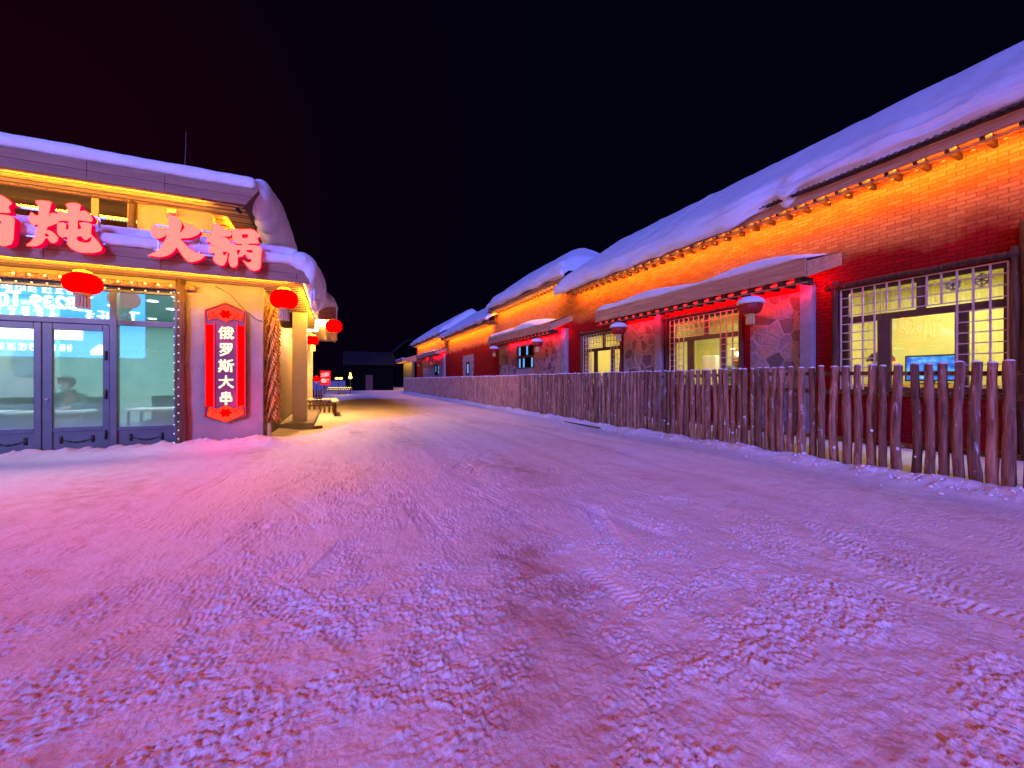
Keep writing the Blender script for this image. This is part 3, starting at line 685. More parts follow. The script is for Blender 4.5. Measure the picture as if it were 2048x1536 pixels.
# ------------------------------------------------------------------ lattice windows
def lattice_window(parent, ya, yb, z0=1.12, z1=3.42, lamp=22, room=(.8, 3.85), col=(1,.93,.45), rng=(0, 1), seed=0, flakes=None):
    w = yb-ya; f = MB(); x0, x1 = 10.66, 10.74
    Yf = lambda s: yb - s*w                      # s runs from the far (left) jamb to the near one
    zt0, zt1 = z0+1.52, z0+1.66
    f.box(x0, x1, ya, ya+.10, z0, z1).box(x0, x1, yb-.12, yb, z0, z1).box(x0+.001, x1-.001, ya+.10, yb-.12, z1-.10, z1).box(x0+.001, x1-.001, ya+.10, yb-.12, z0, z0+.08)
    f.box(x0+.002, x1-.002, ya+.10, yb-.12, zt0, zt1)
    for a, b in ((.255, .345), (.72, .79)): f.box(x0+.003, x1-.003, Yf(b), Yf(a), z0+.08, zt0)
    f.box(x0+.003, x1-.003, Yf(.555), Yf(.505), zt1, z1-.10)
    win = f.build('window', M['wframe'], parent, bevel=.006)
    MB().box(x0+.035, x0+.041, ya+.05, yb-.05, z0+.03, z1-.05).build('pane', M['glass'], win)
    # lattice in front: three cells wide on both sides, three rows across the top
    l = MB(); lx0, lx1 = 10.545, 10.57; cell = .197; b = .0135
    nrow = int((z1-z0-.02)/cell); nc = round((w-.04)/cell); cw = (w-.04)/nc
    ys = [ya+.02+cw*i for i in range(nc+1)]; side = 3
    for i, y in enumerate(ys):
        full = i <= side or i >= nc-side
        l.box(lx0, lx1, y-b, y+b, z0+.02 if full else z1-.02-3*cell, z1-.02)
    for r in range(nrow+1):
        z = z1-.02-cell*r
        if r <= 3: l.box(lx0+.004, lx1-.004, ys[0], ys[-1], z-b*.8, z+b*.8)
        else:
            l.box(lx0+.004, lx1-.004, ys[0], ys[side], z-b*.8, z+b*.8); l.box(lx0+.004, lx1-.004, ys[nc-side], ys[-1], z-b*.8, z+b*.8)
    l.build('lattice', M['lattice'], win)
    for yy, dy in ((ya-.075, -.0), (yb+.075, .0)):
        rr = random.Random(seed+int(yy*10)); pts = [(10.52+rr.uniform(-.012,.012), yy+rr.uniform(-.012,.012), z) for z in np.linspace(z0-.3, z1+.2, 7)]
        MB().tube(pts, [.062+rr.uniform(-.008,.008) for _ in pts], 10).build('log_jamb', M['log_dark'], win, True)
    pts = [(10.50, y, z1+.07+.012*math.sin(y*5)) for y in np.linspace(ya-.35, yb+.25, 8)]
    MB().tube(pts, .06, 10).build('log_lintel', M['log_dark'], win, True)
    MB().box(10.47, 10.66, ya-.1, yb+.1, z0-.07, z0-.002).build('sill', M['log_dark'], win, bevel=.01)
    if flakes:
        for fy, fz, fr in flakes:
            fk = MB()
            for k in range(6):
                q = PI*k/3; st = len(fk.v); fk.box(x0+.028, x0+.032, fy-.012, fy+.012, fz, fz+fr).box(x0+.027, x0+.033, fy-.05, fy+.05, fz+fr*.55, fz+fr*.55+.02).box(x0+.0275, x0+.0325, fy-.035, fy+.035, fz+fr*.8, fz+fr*.8+.018); fk.rot((x0, fy, fz), 'X', q, st)
            fk.build('snowflake_sticker', M['concrete'], win)
    # the lit room behind
    ra, rb = rng
    MB().inbox(10.905, 14.2, ra, rb, room[0], room[1], skip=('left',)).build('room', M['wall_yel'], win)
    area('room_lamp', (12.2, (ya+yb)/2+.3, room[1]-.06), (0, 0, -1), 1.6, 1.2, lamp, col)
    return win
wA = lattice_window(hA, 2.50, 4.97, lamp=150, rng=(.9, 6.0), seed=1, flakes=((2.86, 3.17, .13), (3.22, 3.16, .11)))
wB = lattice_window(hA, 7.40, 9.96, lamp=140, rng=(6.2, 11.9), seed=2)
wC = lattice_window(hA, 12.49, 15.10, lamp=105, rng=(12.1, 15.85), seed=3, col=(1,.80,.38))

# things seen in the lit rooms
t = thing('television', (13.6, 4.45, 1.35), 'flat television showing a blue picture in the nearest lit room', 'television')
MB().box(13.55, 13.62, 3.95, 4.95, 1.32, 1.98).build('casing', M['black'], t, bevel=.01)
MB().box(13.54, 13.549, 3.99, 4.91, 1.36, 1.94).build('screen', M['tv'], t)
MB().box(13.4, 13.75, 4.2, 4.7, 1.24, 1.27).tube([(13.6, 4.45, 1.26), (13.6, 4.45, 1.33)], .05, 8).build('stand', M['black'], t)
c = MB().box(13.3, 14.1, 3.5, 6.0, .82, 1.24).build('cabinet', M['wood_in'], None, origin=(13.7, 4.7, .82), bevel=.01); tag(c, 'brown wooden cabinet under the television in the nearest room', 'cabinet')
t = thing('pendant_lamp', (11.9, 4.78, 1.95), 'black domed pendant lamp hanging behind the mullion of the nearest window', 'lamp')
MB().lathe((11.9, 4.78, 1.9), [(.26, -.10), (.25, -.03), (.17, .08), (.05, .13)], 20).build('lamp_shade', M['black'], t, True)
MB().ell((11.9, 4.78, 1.74), (.16, .16, .09)).build('diffuser', M['white'], t, True)
MB().tube([(11.9, 4.78, 2.0), (11.9, 4.78, 3.84)], .008, 6).build('cord', M['black'], t)
t = thing('round_chair', (12.0, 8.75, .8), 'chair with a round green padded back in the middle lit room', 'chair')
MB().ell((12.0, 8.75, 1.55), (.08, .30, .30), 16, 10).build('backrest', M['green_cloth'], t, True)
MB().box(12.0, 12.45, 8.5, 9.0, 1.2, 1.28).build('seat', M['green_cloth'], t, bevel=.02)
for lx in (12.04, 12.41):
    for ly in (8.54, 8.96): MB().tube([(lx, ly, .8), (lx, ly, 1.2)], .02, 6).build('leg', M['iron'], t)
c = MB().box(12.6, 13.1, 9.75, 10.32, .81, 2.25).build('refrigerator', M['white'], None, origin=(12.85, 10.03, .81), bevel=.02); tag(c, 'tall pale refrigerator standing in the middle lit room', 'refrigerator')
c = MB()
c.box(13.8, 14.15, 6.2, 10.0, .81, 1.05).box(13.8, 14.15, 6.2, 10.0, 1.6, 1.66).box(13.8, 14.15, 6.2, 10.0, 2.05, 2.11)
for yy in (6.2, 7.4, 8.6, 9.95): c.box(13.8, 14.15, yy, yy+.05, 1.05, 2.2)
c.build('shelf', M['wood_in'], None, origin=(14, 8, .81), bevel=.005); tag(bpy.data.objects['shelf'], 'brown open shelf along the back of the middle lit room', 'shelf')
for k in range(9):
    j = MB().lathe((13.95, 6.5+k*.38, 1.66), [(.07, 0), (.08, .05), (.08, .2), (.04, .27), (.04, .3)], 12).build('jar', M['gold'], None, True, origin=(13.95, 6.5+k*.38, 1.66))
    tag(j, 'golden jar standing on the brown shelf of the middle lit room', 'jar', 'jars on the brown shelf')

# ------------------------------------------------------------------ block and slot windows
def tube_window(parent, ya, yb, z0, z1, tubes, bars=True):
    f = MB(); x0, x1 = WX-.06, WX+.05; b = .07
    f.box(x0, x1, ya, ya+b, z0, z1).box(x0, x1, yb-b, yb, z0, z1).box(x0+.002, x1, ya+b, yb-b, z1-b, z1).box(x0+.002, x1, ya+b, yb-b, z0, z0+b)
    if bars:
        zm = (z0+z1)/2; f.box(x0+.004, x1, ya+b, yb-b, zm-b*.7, zm+b*.7)
    win = f.build('window', M['wframe'], parent)
    MB().box(WX+.06, WX+.09, ya, yb, z0, z1).build('back_panel', M['far_dark'], win)
    for y, za, zb in tubes: MB().tube([(WX+.03, y, za), (WX+.03, y, zb)], .055 if bars else .07, 8).build('tube_light', M['blue_tube'], win)
    MB().box(WX-.02, WX-.012, ya+b*.5, yb-b*.5, z0+b*.5, z1-b*.5).build('pane', M['glass'], win)
    return win
tube_window(hB, 20.0, 22.4, 2.05, 3.5, [(22.08, 2.88, 3.42), (21.05, 2.88, 3.42), (22.08, 2.13, 2.68), (21.5, 2.13, 2.68), (20.4, 2.13, 2.68)])
tube_window(hC, 31.9, 32.9, 1.8, 2.95, [(32.55, 1.95, 2.75)], False)
s = MB()
for k in range(9):
    z = 1.1+.27*k; e = .12 if k % 2 else 0
    for a, b in ((32.9, 33.75+e), (31.05-e, 31.9)): s.box(WX-.05, WX-.002, a, b, z, z+.262)
s.box(WX-.05, WX-.002, 31.9, 32.9, 2.955, 3.52).box(WX-.05, WX-.002, 31.9, 32.9, 1.1, 1.795)
s.build('stone_surround', M['concrete'], hC)
tube_window(hD, 42.6, 45.0, 1.9, 3.1, [(43.2, 2.05, 2.95), (44.5, 2.3, 2.9)])

# lanterns hanging under the canopies
LG = 'dull red lanterns under the canopies of the brick row'
lantern((9.1, 6.11, 3.12), False, 'dull red lantern with thick snow cap between the middle lattice window and the stone panel', LG, True, .265, .37, .5)
lantern((9.1, 10.88, 3.14), False, 'dull red lantern with snow cap at the top corner of the farthest lattice window', LG, True, .265, .37, .45)
lantern((9.1, 16.9, 3.17), False, 'dull red lantern to the right of the glass block window', LG, True, .265, .37, .5)
lantern((9.1, 22.6, 3.25), False, 'dull red lantern to the left of the glass block window', LG, True, .265, .37, .4)
lantern((9.2, 40.6, 3.45), False, 'tiny far dull red lantern on the right side of the blue-lit window', LG, False, .29, .42, .5)
lantern((9.2, 47.4, 3.45), False, 'tiny far dull red lantern on the left side of the blue-lit window', LG, False, .29, .42, .5)
pts = [(10.5, 2.3+.02*math.sin(k), z) for k, z in enumerate(np.linspace(-.1, 4.0, 8))]
lp = MB().tube(pts, .085, 12).build('log_post', M['log_dark'], None, True, origin=(10.5, 2.3, 0)); tag(lp, 'dark peeled log post at the right edge beside the nearest lattice window', 'post')

# end porch of the row
t = thing('end_porch', (9.8, 60, 0), 'small tan porch with yellow strip light closing the far end of the row', 'porch')
MB().box(10.0, 10.3, 56.1, 64, -.1, 4.0).build('wall', M['tan_wall'], t)
MB().prism([(8.6, 4.0), (8.6, 4.35), (12, 5.3), (12, 4.0)], 'y', 56.1, 64.5).build('roof', M['fascia_y'], t)
MB().box(8.6, 12, 56.2, 64.4, 4.36, 4.5).build('snow', M['snow'], t, bevel=.05)
strip('porch_wash', (9.0, 56.4, 3.95), (9.0, 63.8, 3.95), (.8, 0, -.6), .03, 22, (1,.55,.06))

# ------------------------------------------------------------------ log fence
F = thing('log_fence', (7.3, 10, 0), 'long fence of upright bark logs running along the right side of the street', 'fence')
rf = random.Random(9)
def log_mb(x, y, z0, h, r, rr, n=10):
    zs = np.linspace(z0, z0+h, 9); bx, by = rr.uniform(-.022,.022), rr.uniform(-.022,.022); kz = rr.uniform(.2, .9)*h
    pts = []; rad = []
    for z in zs:
        q = (z-z0)/h
        pts.append((x+bx*math.sin(q*PI)+rr.uniform(-.005,.005), y+by*math.sin(q*PI*1.3)+rr.uniform(-.005,.005), z))
        rad.append(r*(1.1-.2*q)*(1+rr.uniform(-.07,.07)+.16*math.exp(-((z-z0-kz)/.06)**2)))
    return MB().tube(pts, rad, n)
near = []; y = 1.30
ys = [1.30, 1.42, 1.56, 1.74, 1.87, 2.0, 2.14, 2.29, 2.42, 2.56, 2.74, 2.9, 3.04, 3.2, 3.35, 3.52, 3.69, 3.84, 3.99, 4.17, 4.32, 4.45]
while ys[-1] < 46: ys.append(ys[-1]+rf.uniform(.115, .165))
for y in ys[:100]:
    r = rf.uniform(.046, .058); x = 7.3+rf.uniform(-.02,.02); z0 = gz(x, y)-.08; h = 1.565+rf.uniform(-.014,.014)-z0
    if y > 5: r *= .98
    p = log_mb(x, y, z0, h, r, rf).build('picket', M['log'], F, True, origin=(x, y, z0))
    MB().lathe((x, y, z0+h-.004), [(r*.86, 0), (r*.9, .008), (r*.6, .02), (.004, .026)], 10).build('snow_cap', M['snow'], p, True)
    if y < 9 and rf.random() < .28:
        zz = z0+rf.uniform(.25, .7); MB().ell((x-r*.85, y-r*.3, zz), (.016, .022, .026), 8, 6).build('snow_clump', M['snow'], p, True)
b = MB(); c = MB()
for y in ys[100:]:
    r = rf.uniform(.05, .066); x = 7.3+rf.uniform(-.02,.02); z0 = gz(x, y)-.08; h = 1.55+rf.uniform(-.015,.015)-z0
    q = log_mb(x, y, z0, h, r, rf, 7); b.add(q.v, q.f); c.ell((x, y, z0+h), (r, r, .025), 7, 4)
tag(b.build('picket', M['log'], F, True), kind='stuff'); tag(c.build('snow_cap', M['snow'], F, True), kind='stuff')
for z in (.42, 1.16, 1.44):
    pts = [(7.385+.01*math.sin(y*1.7+z), y, z+.02*math.sin(y*.8+z*3)) for y in np.arange(.6, 46, .8)]
    MB().tube(pts, .038 if z < 1.4 else .03, 8).build('rail', M['log'], F, True)
tb = MB().box(6.66, 6.72, 8.8, 10.6, .0, .034)
tag(tb.build('timber_edging', M['dark_wood'], None, origin=(6.65, 10, 0), bevel=.01), 'dark timber edging half buried in snow before the log fence', 'edging')
rc = random.Random(21); cl = MB()
for k in range(420):
    yy = rc.uniform(1.2, 22); xx = 7.1-abs(rc.gauss(0, .22)); s = rc.uniform(.006, .022)
    if rc.random() < .05: s *= 1.6
    cl.ell((xx, yy, gz(xx, yy)+s*.25), (s*rc.uniform(.8,1.5), s*rc.uniform(.8,1.5), s*.8), 7, 5)
tag(cl.build('snow_clods', M['snow'], None, True), 'loose snow clods scattered along the foot of the log fence', 'snow', kind='stuff')

# ------------------------------------------------------------------ the restaurant on the left
FY = 9.6
R = thing('restaurant', (-4.5, 12, 0), 'two-storey restaurant with glass doors and snow-laden eaves on the left', 'restaurant')
MB().box(-2.72, -1.38, FY, FY+.3, -.1, 3.31).build('pier', M['plaster'], R, bevel=.008)
MB().box(-1.68, -1.382, FY+.302, 24, -.1, 3.9).build('side_wall', M['tan_wall'], R)
MB().box(-9.5, -2.722, FY+.03, FY+.3, 3.10, 3.31).build('lintel', M['plaster'], R)
# storefront frame
f = MB(); y0, y1 = FY+.04, FY+.14
f.box(-9.5, -2.80, y0, y1, 3.0, 3.095).box(-9.5, -2.80, y0+.002, y1-.002, 2.375, 2.475)
for a, b in ((-2.86, -2.80), (-3.80, -3.70), (-5.62, -5.54), (-7.2, -7.1), (-9.0, -8.9)): f.box(a, b, y0-.012, y1+.012, -.05, 3.0)
f.box(-3.70, -2.86, y0+.004, y1-.004, .0, .08).box(-3.70, -2.86, y0+.004, y1-.004, .40, .47)
f.box(-7.1, -5.62, y0+.004, y1-.004, .0, .08).box(-8.9, -7.2, y0+.004, y1-.004, .0, .08)
sf = f.build('storefront_frame', M['frame'], R, bevel=.006)
MB().box(-3.70, -2.86, y0+.03, y0+.06, .08, .40).build('kick_panel', M['frame'], sf)
g = MB().box(-3.72, -2.84, y0+.045, y0+.053, .45, 2.40).build('pane', M['glass_fog'], sf)
g = MB().box(-3.72, -2.84, y0+.045, y0+.053, 2.45, 3.02).box(-9.4, -3.78, y0+.045, y0+.053, 2.45, 3.02).build('pane', M['glass_shop'], sf)
g = MB().box(-7.12, -5.6, y0+.045, y0+.053, .06, 2.40).box(-8.92, -7.18, y0+.045, y0+.053, .06, 2.40).build('pane', M['glass_fog'], sf)
def swag(cx, y, z, w, parent):
    b = MB(); pts = [(cx+w*s, y, z+.07*(s*s)-.02) for s in np.linspace(-1, 1, 15)]
    b.tube(pts, [.006+.012*(1-abs(s)) for s in np.linspace(-1, 1, 15)], 6)
    for s in (-1, 1): b.box(cx+s*w-.02, cx+s*w+.02, y-.008, y+.012, z-.03, z+.10)
    b.ell((cx, y-.005, z-.02), (.035, .015, .022), 10, 6)
    for s in (-.45, .45): b.ell((cx+w*s, y-.004, z+.0), (.03, .012, .016), 8, 6)
    return b.build('ornament', M['iron'], parent, True)
swag(-3.28, y0+.018, .23, .23, sf)
DG = 'glass doors of the restaurant'
def door(xa, xb, label, hinge):
    d = MB(); z0 = .03; s = .13; ya, yb = y0+.02, y0+.09
    d.box(xa, xa+s, ya, yb, z0, 2.372).box(xb-s*.75, xb, ya, yb, z0, 2.372).box(xa+s, xb-s*.75, ya+.002, yb-.002, 2.25, 2.372).box(xa+s, xb-s*.75, ya+.002, yb-.002, .42, .50).box(xa+s, xb-s*.75, ya+.002, yb-.002, z0, .10)
    o = d.build('door', M['frame'], R, bevel=.008)
    MB().box(xa+s, xb-s*.75, ya+.02, ya+.045, .10, .42).build('kick_panel', M['frame'], o)
    MB().box(xa+s-.02, xb-s*.75+.02, ya+.03, ya+.038, .48, 2.27).build('pane', M['glass_fog'], o)
    swag((xa+xb)/2, ya+.012, .24, .21, o)
    hb = MB()
    for z in (.25, 1.0, 1.72): hb.tube([(hinge, ya-.018, z), (hinge, ya-.018, z+.17)], .016, 8)
    hb.build('hinge', M['black'], o, True)
    MB().tube([(xa+.06, ya-.02, 1.0), (xa+.06, ya+.01, 1.0)], .022, 12).build('lock', M['steel'], o, True)
    return o
door(-4.70, -3.81, None, -3.86); door(-5.53, -4.71, None, -5.49)

# lower canopy
cf = MB(); x = -9.4; r = random.Random(3)
while x < -.5:
    l = min(r.uniform(1.0, 1.7), -.47-x); cf.box(x+.002, x+l-.002, 8.6, 8.65, 3.25, 3.415).box(x+.002, x+l-.002, 8.604, 8.65, 3.42, 3.58); x += l
can = MB().prism([(8.652, 3.30), (8.652, 3.575), (FY+.0, 3.92), (FY+.0, 3.30)], 'x', -9.4, -.53).build('canopy', M['soffit'], R)
cf.build('fascia', M['fascia'], can, bevel=.005)
MB().box(-.53, -.47, 8.652, 13.4, 3.25, 3.58).build('side_fascia', M['fascia_y'], can, bevel=.005)
MB().box(-1.38, -.535, FY+.002, 13.4, 3.30, 3.60).build('side_canopy', M['soffit'], can)
sl = MB()
for k in range(14): sl.box(-1.36, -.54, 9.7+k*.27, 9.72+k*.27, 3.287, 3.3)
for k in range(5): sl.box(-9.3, -.56, 8.72+k*.2, 8.735+k*.2, 3.287, 3.3)
sl.build('soffit_joint', M['dark_wood'], can)
MB().tube([(-.56, 8.75, 3.27), (-.56, 13.3, 3.27)], .02, 8).build('led_tube', M['led_strip'], can)
MB().box(-1.377, -.55, 12.95, 13.2, 2.88, 3.285).build('beam', M['tan_wall'], can, bevel=.008)

def snow_blob(name, shapes, parent, voxel=.045, smooth=10, disp=.06, dscale=.5, origin=None):
    b = MB()
    for s in shapes:
        if s[0] == 'b': b.box(*s[1:])
        else: b.ell(s[1:4], s[4:7], 14, 10)
    o = b.build(name, M['snow'], parent, True, origin=origin)
    m = o.modifiers.new('remesh', 'REMESH'); m.mode = 'VOXEL'; m.voxel_size = voxel; m.use_smooth_shade = True
    m = o.modifiers.new('soft', 'SMOOTH'); m.factor = .5; m.iterations = smooth
    if disp:
        tx = bpy.data.textures.new(name+'_lumps', 'CLOUDS'); tx.noise_scale = dscale; tx.noise_depth = 3
        m = o.modifiers.new('lumps', 'DISPLACE'); m.texture = tx; m.strength = disp; m.mid_level = .5; m.texture_coords = 'GLOBAL'
    return o
rs = random.Random(8)
sh = [('b', -9.4, -.50, 8.53, 9.62, 3.585, 3.78), ('b', -9.4, -.7, 8.9, 9.6, 3.7, 4.02)]
for k in range(26): sh.append(('e', rs.uniform(-9.2, -1.0), rs.uniform(8.58, 8.95), 3.70, rs.uniform(.2,.55), .12, rs.uniform(.10, .17)))
sh += [('e', -.62, 8.95, 3.66, .30, .45, .27), ('e', -.45, 8.75, 3.50, .15, .2, .3), ('e', -.38, 9.2, 3.42, .16, .4, .38), ('e', -.36, 10.0, 3.45, .18, .6, .42), ('e', -.42, 11.0, 3.5, .2, .8, .38), ('e', -.42, 9.0, 3.18, .09, .22, .22), ('e', -.40, 9.7, 3.12, .10, .3, .26),
       ('b', -1.4, -.42, 9.5, 13.3, 3.62, 3.86)]
snow_blob('snow', sh, can, .04, 8, .05, .35)
ri = random.Random(5)
for k in range(15):
    yy = ri.uniform(8.8, 10.6); xx = -.40+ri.uniform(-.05,.05); zz = 3.08+ri.uniform(-.04,.04); ll = ri.uniform(.10,.32)
    MB().tube([(xx, yy, zz+.15), (xx, yy, zz-ll*.5), (xx, yy, zz-ll)], [.028, .016, .002], 6).build('icicle', M['frost'], can, True)

# upper storey
uw = MB()
uw.box(-3.40, -2.31, FY+.002, FY+.25, 3.6, 5.0).box(-9.4, -3.40, FY+.004, FY+.25, 4.84, 5.0)
uw.box(-2.55, -2.312, FY+.252, 17, 3.905, 5.0)
up = uw.build('upper_wall', M['upper'], R)
MB().box(-2.312, -2.26, FY-.01, FY+.27, 3.9, 4.7).build('corner_board', M['upper'], R)
uf = MB(); yy0, yy1 = FY+.05, FY+.13
for a, b in ((-9.4, -9.3), (-7.6, -7.52), (-5.8, -5.72), (-4.06, -3.96), (-3.56, -3.51)): uf.box(a, b, yy0, yy1, 3.75, 4.838)
uf.box(-9.4, -4.06, yy0+.002, yy1-.002, 4.76, 4.836).box(-3.96, -3.56, yy0+.002, yy1-.002, 4.74, 4.836).box(-9.4, -3.51, yy0+.003, yy1-.003, 3.75, 3.85)
w2 = uf.build('upper_window', M['upper'], R, bevel=.006)
MB().box(-9.3, -3.52, yy0+.03, yy0+.038, 3.8, 4.80).build('pane', M['glass_dark'], w2)
MB().inbox(-9.4, -3.45, FY+.26, 12.2, 3.72, 4.98, skip=('front',)).build('room', M['fascia_y'], w2)
area('upper_room_lamp', (-5.6, 11.0, 4.9), (0,0,-1), 4, 1, 75, (1,.5,.04))
t = thing('light_string', (-6.4, 10.3, 4.45), 'yellow beaded light string glowing inside the upstairs window', 'string lights')
MB().tube([(-9.2, 10.3, 4.57), (-3.6, 10.3, 4.57)], .008, 6).build('cable', M['iron'], t)
bb = MB()
for k in range(110): bb.ell((-9.2+k*.051, 10.29, 4.55), (.027, .022, .034), 6, 4)
tag(bb.build('bulb', M['led_strip'], t, True), kind='stuff')
pz = [(-3.45+.008*math.sin(z*7), FY-.04, z) for z in np.linspace(3.85, 4.72, 6)]
lgp = MB().tube(pz, .052, 10).build('log_post', M['log_dark'], None, True, origin=(-3.45, FY-.04, 3.85)); tag(lgp, 'short dark log post beside the narrow upstairs window', 'post')
pz = [(x, FY-.05, 4.72) for x in np.linspace(-9.2, -3.2, 12)]
lgb = MB().tube(pz, .045, 10).build('log_beam', M['log'], None, True, origin=(-6, FY-.05, 4.72)); tag(lgb, 'bark log beam fixed above the upstairs windows', 'beam')
# upper roof
rfm = MB().box(-9.6, -1.55, 8.74, 17, 4.70, 4.90)
ro = rfm.build('roof', M['soffit'], R)
ff = MB(); x = -9.6; r = random.Random(6)
while x < -1.55:
    l = min(r.uniform(1.0, 1.8), -1.53-x); e = x+l > -1.6
    for za, zb in ((4.64, 4.79), (4.795, 4.95)):
        xe0 = -1.53+.21*(za-4.64)/.31 if e else x+l-.002; xe1 = -1.53+.21*(zb-4.64)/.31 if e else x+l-.002
        ff.prism([(x+.002, za), (xe0, za), (xe1, zb), (x+.002, zb)], 'y', 8.69, 8.738)
    x += l
ff.build('fascia', M['fascia'], ro, bevel=.004)
MB().prism([(-1.53, 4.64), (-1.32, 4.95), (-1.37, 4.95), (-1.58, 4.64)], 'y', 8.742, 17).build('side_fascia', M['dark_wood'], ro)
sj = MB()
for k in range(22): sj.box(-2.25, -1.58, 8.9+k*.33, 8.915+k*.33, 4.688, 4.70)
for k in range(4): sj.box(-9.5, -1.6, 8.85+k*.2, 8.863+k*.2, 4.687, 4.70)
sj.build('soffit_joint', M['dark_wood'], ro)
sh = [('b', -9.6, -1.36, 8.68, 17, 4.955, 5.20), ('b', -9.6, -1.7, 9.3, 17, 5.1, 5.42)]
for k in range(18): sh.append(('e', rs.uniform(-9.4, -2.0), 8.85, 5.07, rs.uniform(.3,.7), .15, .11))
for k in range(16):
    y = 9.25+k*.42; q = min(1, (y-8.9)/1.3)
    sh.append(('e', -1.38+.08*q, y, 5.02-.10*q, .22+.10*q, .42, .32+.28*q))
    if k > 1: sh.append(('e', -1.22+.10*q, y+.15, 4.78-.05*q, .16+.07*q, .38, .34))
sh.append(('e', -1.5, 9.05, 5.05, .25, .3, .16))
snow_blob('snow', sh, ro, .05, 9, .035, .5)

# lamps washing the eaves
strip('eave_wash', (-9.3, 8.95, 4.62), (-2.2, 8.95, 4.62), (0, 1, -.15), .03, 19, (1,.44,.012))
strip('eave_wash', (-2.0, 9.7, 4.65), (-2.0, 14, 4.65), (-.9, 0, -.1), .03, 16, (1,.42,.02))
strip('canopy_wash', (-9.3, 8.85, 3.23), (-.8, 8.85, 3.23), (0, 1, -.12), .03, 21, (1,.46,.015))
strip('canopy_wash', (-.60, 9.3, 3.24), (-.60, 13.2, 3.24), (-1, 0, -.2), .03, 20, (1,.48,.03))

# posts, porch floor and entrance canopy beyond
def porch_post(x, y, w, label):
    o = MB().box(x-w/2, x+w/2, y-w/2, y+w/2, .12, 3.28).box(x-w/2-.04, x+w/2+.04, y-w/2-.04, y+w/2+.04, .0, .14).build('porch_post', M['cream'], R, bevel=.012)
porch_post(-.92, 12.75, .36, None); porch_post(-1.42 if False else -1.0, 17.8, .34, None)
MB().box(-1.38, -.55, 12.1, 24, -.1, .16).build('porch_floor', M['concrete'], R, bevel=.015)
fl = MB().box(-.55, -.32, 12.12, 12.32, -.02, .06).build('step_plank', M['dark_wood'], None, origin=(-.45, 12.2, 0), bevel=.01); tag(fl, 'short dark plank lying in snow beside the porch floor', 'plank')
ec = MB().box(-1.375, -.03, 13.75, 22, 3.32, 3.66).build('entrance_canopy', M['soffit'], R)
MB().box(-1.0, -.0, 13.69, 13.745, 3.27, 3.68).build('fascia', M['fascia_y'], ec, bevel=.006)
MB().box(-.025, .03, 13.75, 22, 3.27, 3.68).build('side_fascia', M['fascia_y'], ec)
sh = [('b', -1.3, .02, 13.68, 21.9, 3.69, 3.9), ('e', -.45, 14.3, 3.85, .52, .8, .42), ('e', -.1, 14.2, 3.72, .2, .5, .2)]
for k in range(9): sh.append(('e', -.4, 15+k*.8, 3.86, .5, .7, .34))
snow_blob('snow', sh, ec, .05, 8, .05, .4)
strip('entrance_wash', (-.3, 14.2, 3.28), (-.3, 21, 3.28), (-.6, 0, -.8), .05, 16, (1,.58,.08))
point('porch_glow', (-.42, 15.4, 2.9), 780, (1,.43,.14), .12)
strip('canopy_spill', (-.58, 9.0, 3.235), (-.58, 13.2, 3.235), (.6, 0, -.8), .03, 11, (1,.42,.12))
t = thing('porch_lamp', (-.74, 16.0, 3.1), 'glaring porch lamp with two bright bulbs above a small red lantern', 'lamp')
for dx in (-.085, .095): MB().ell((-.74+dx, 15.94, 3.20), (.085, .07, .075), 12, 8).build('bulb', M['bulb_hot'], t, True)
MB().tube([(-.74, 16.0, 3.22), (-.74, 16.0, 3.31)], .02, 8).box(-.9, -.56, 15.98, 16.02, 3.24, 3.27).build('bracket', M['iron'], t)
LL = 'glowing red lanterns of the restaurant'
lantern((-3.88, 9.0 if False else 8.98, 2.98), True, 'big glowing red lantern hanging before the glass doors', LL, False, .245, .34, .12)
lantern((-.93, 9.0, 2.97), True, 'glowing red lantern hanging near the canopy corner beside the corn', LL, False, .25, .37, .13)
lantern((-.03, 13.6, 3.06), True, 'glowing red lantern at the outer corner of the far entrance canopy', LL, False, .245, .40, .12)
lantern((-.78, 16.6, 2.86), True, 'small glowing red lantern under the glaring porch lamp bulbs', LL, False, .22, .34, .2)
point('lamp_wall', (-1.28, 15.6, 2.9), 9, (1,.62,.14), .05)
t = thing('wall_lamp', (-1.33, 15.6, 2.9), 'round yellow wall lamp glowing low under the porch roof', 'lamp')
MB().ell((-1.29, 15.5, 2.9), (.09, .09, .09), 12, 8).build('globe', M['bulb_y'], t, True); MB().box(-1.38, -1.34, 15.45, 15.6, 2.85, 2.95).build('mount', M['iron'], t)

# dried corn hung in braids at the corner
def corn(x, y, z0, z1, label, seed):
    b = MB(); h = MB(); r = random.Random(seed); z = z1
    while z > z0:
        for k in range(5):
            q = 2*PI*k/5 + z*3; cx, cy = x+.042*math.cos(q), y+.042*math.sin(q); st = len(b.v)
            b.ell((cx+.03*math.cos(q), cy+.03*math.sin(q), z-.06), (.024, .024, .08), 8, 6)
            ax = Vector((-math.sin(q), math.cos(q), 0)); b.rot((cx, cy, z), ax, -.45+r.uniform(-.2, .2), st)
        z -= .085
    h.tube([(x, y, z0), (x, y, z1+.12)], .03, 8)
    for k in range(10): h.tube([(x, y, z1+.02), (x+r.uniform(-.1,.1), y+r.uniform(-.1,.1), z1+r.uniform(.05,.2))], [.02, .004], 5)
    t = thing('corn_braid', (x, y, z0), label, 'corn', 'braids of dried corn at the restaurant corner')
    b.build('cobs', M['corn'], t, True); h.build('husks', M['husk'], t, True)
corn(-1.27, 9.86, .55, 2.95, 'orange braid of dried corn nearest the plaster corner', 1)
corn(-1.24, 10.1, .45, 2.80, 'orange braid of dried corn hanging just behind the nearest one', 2)
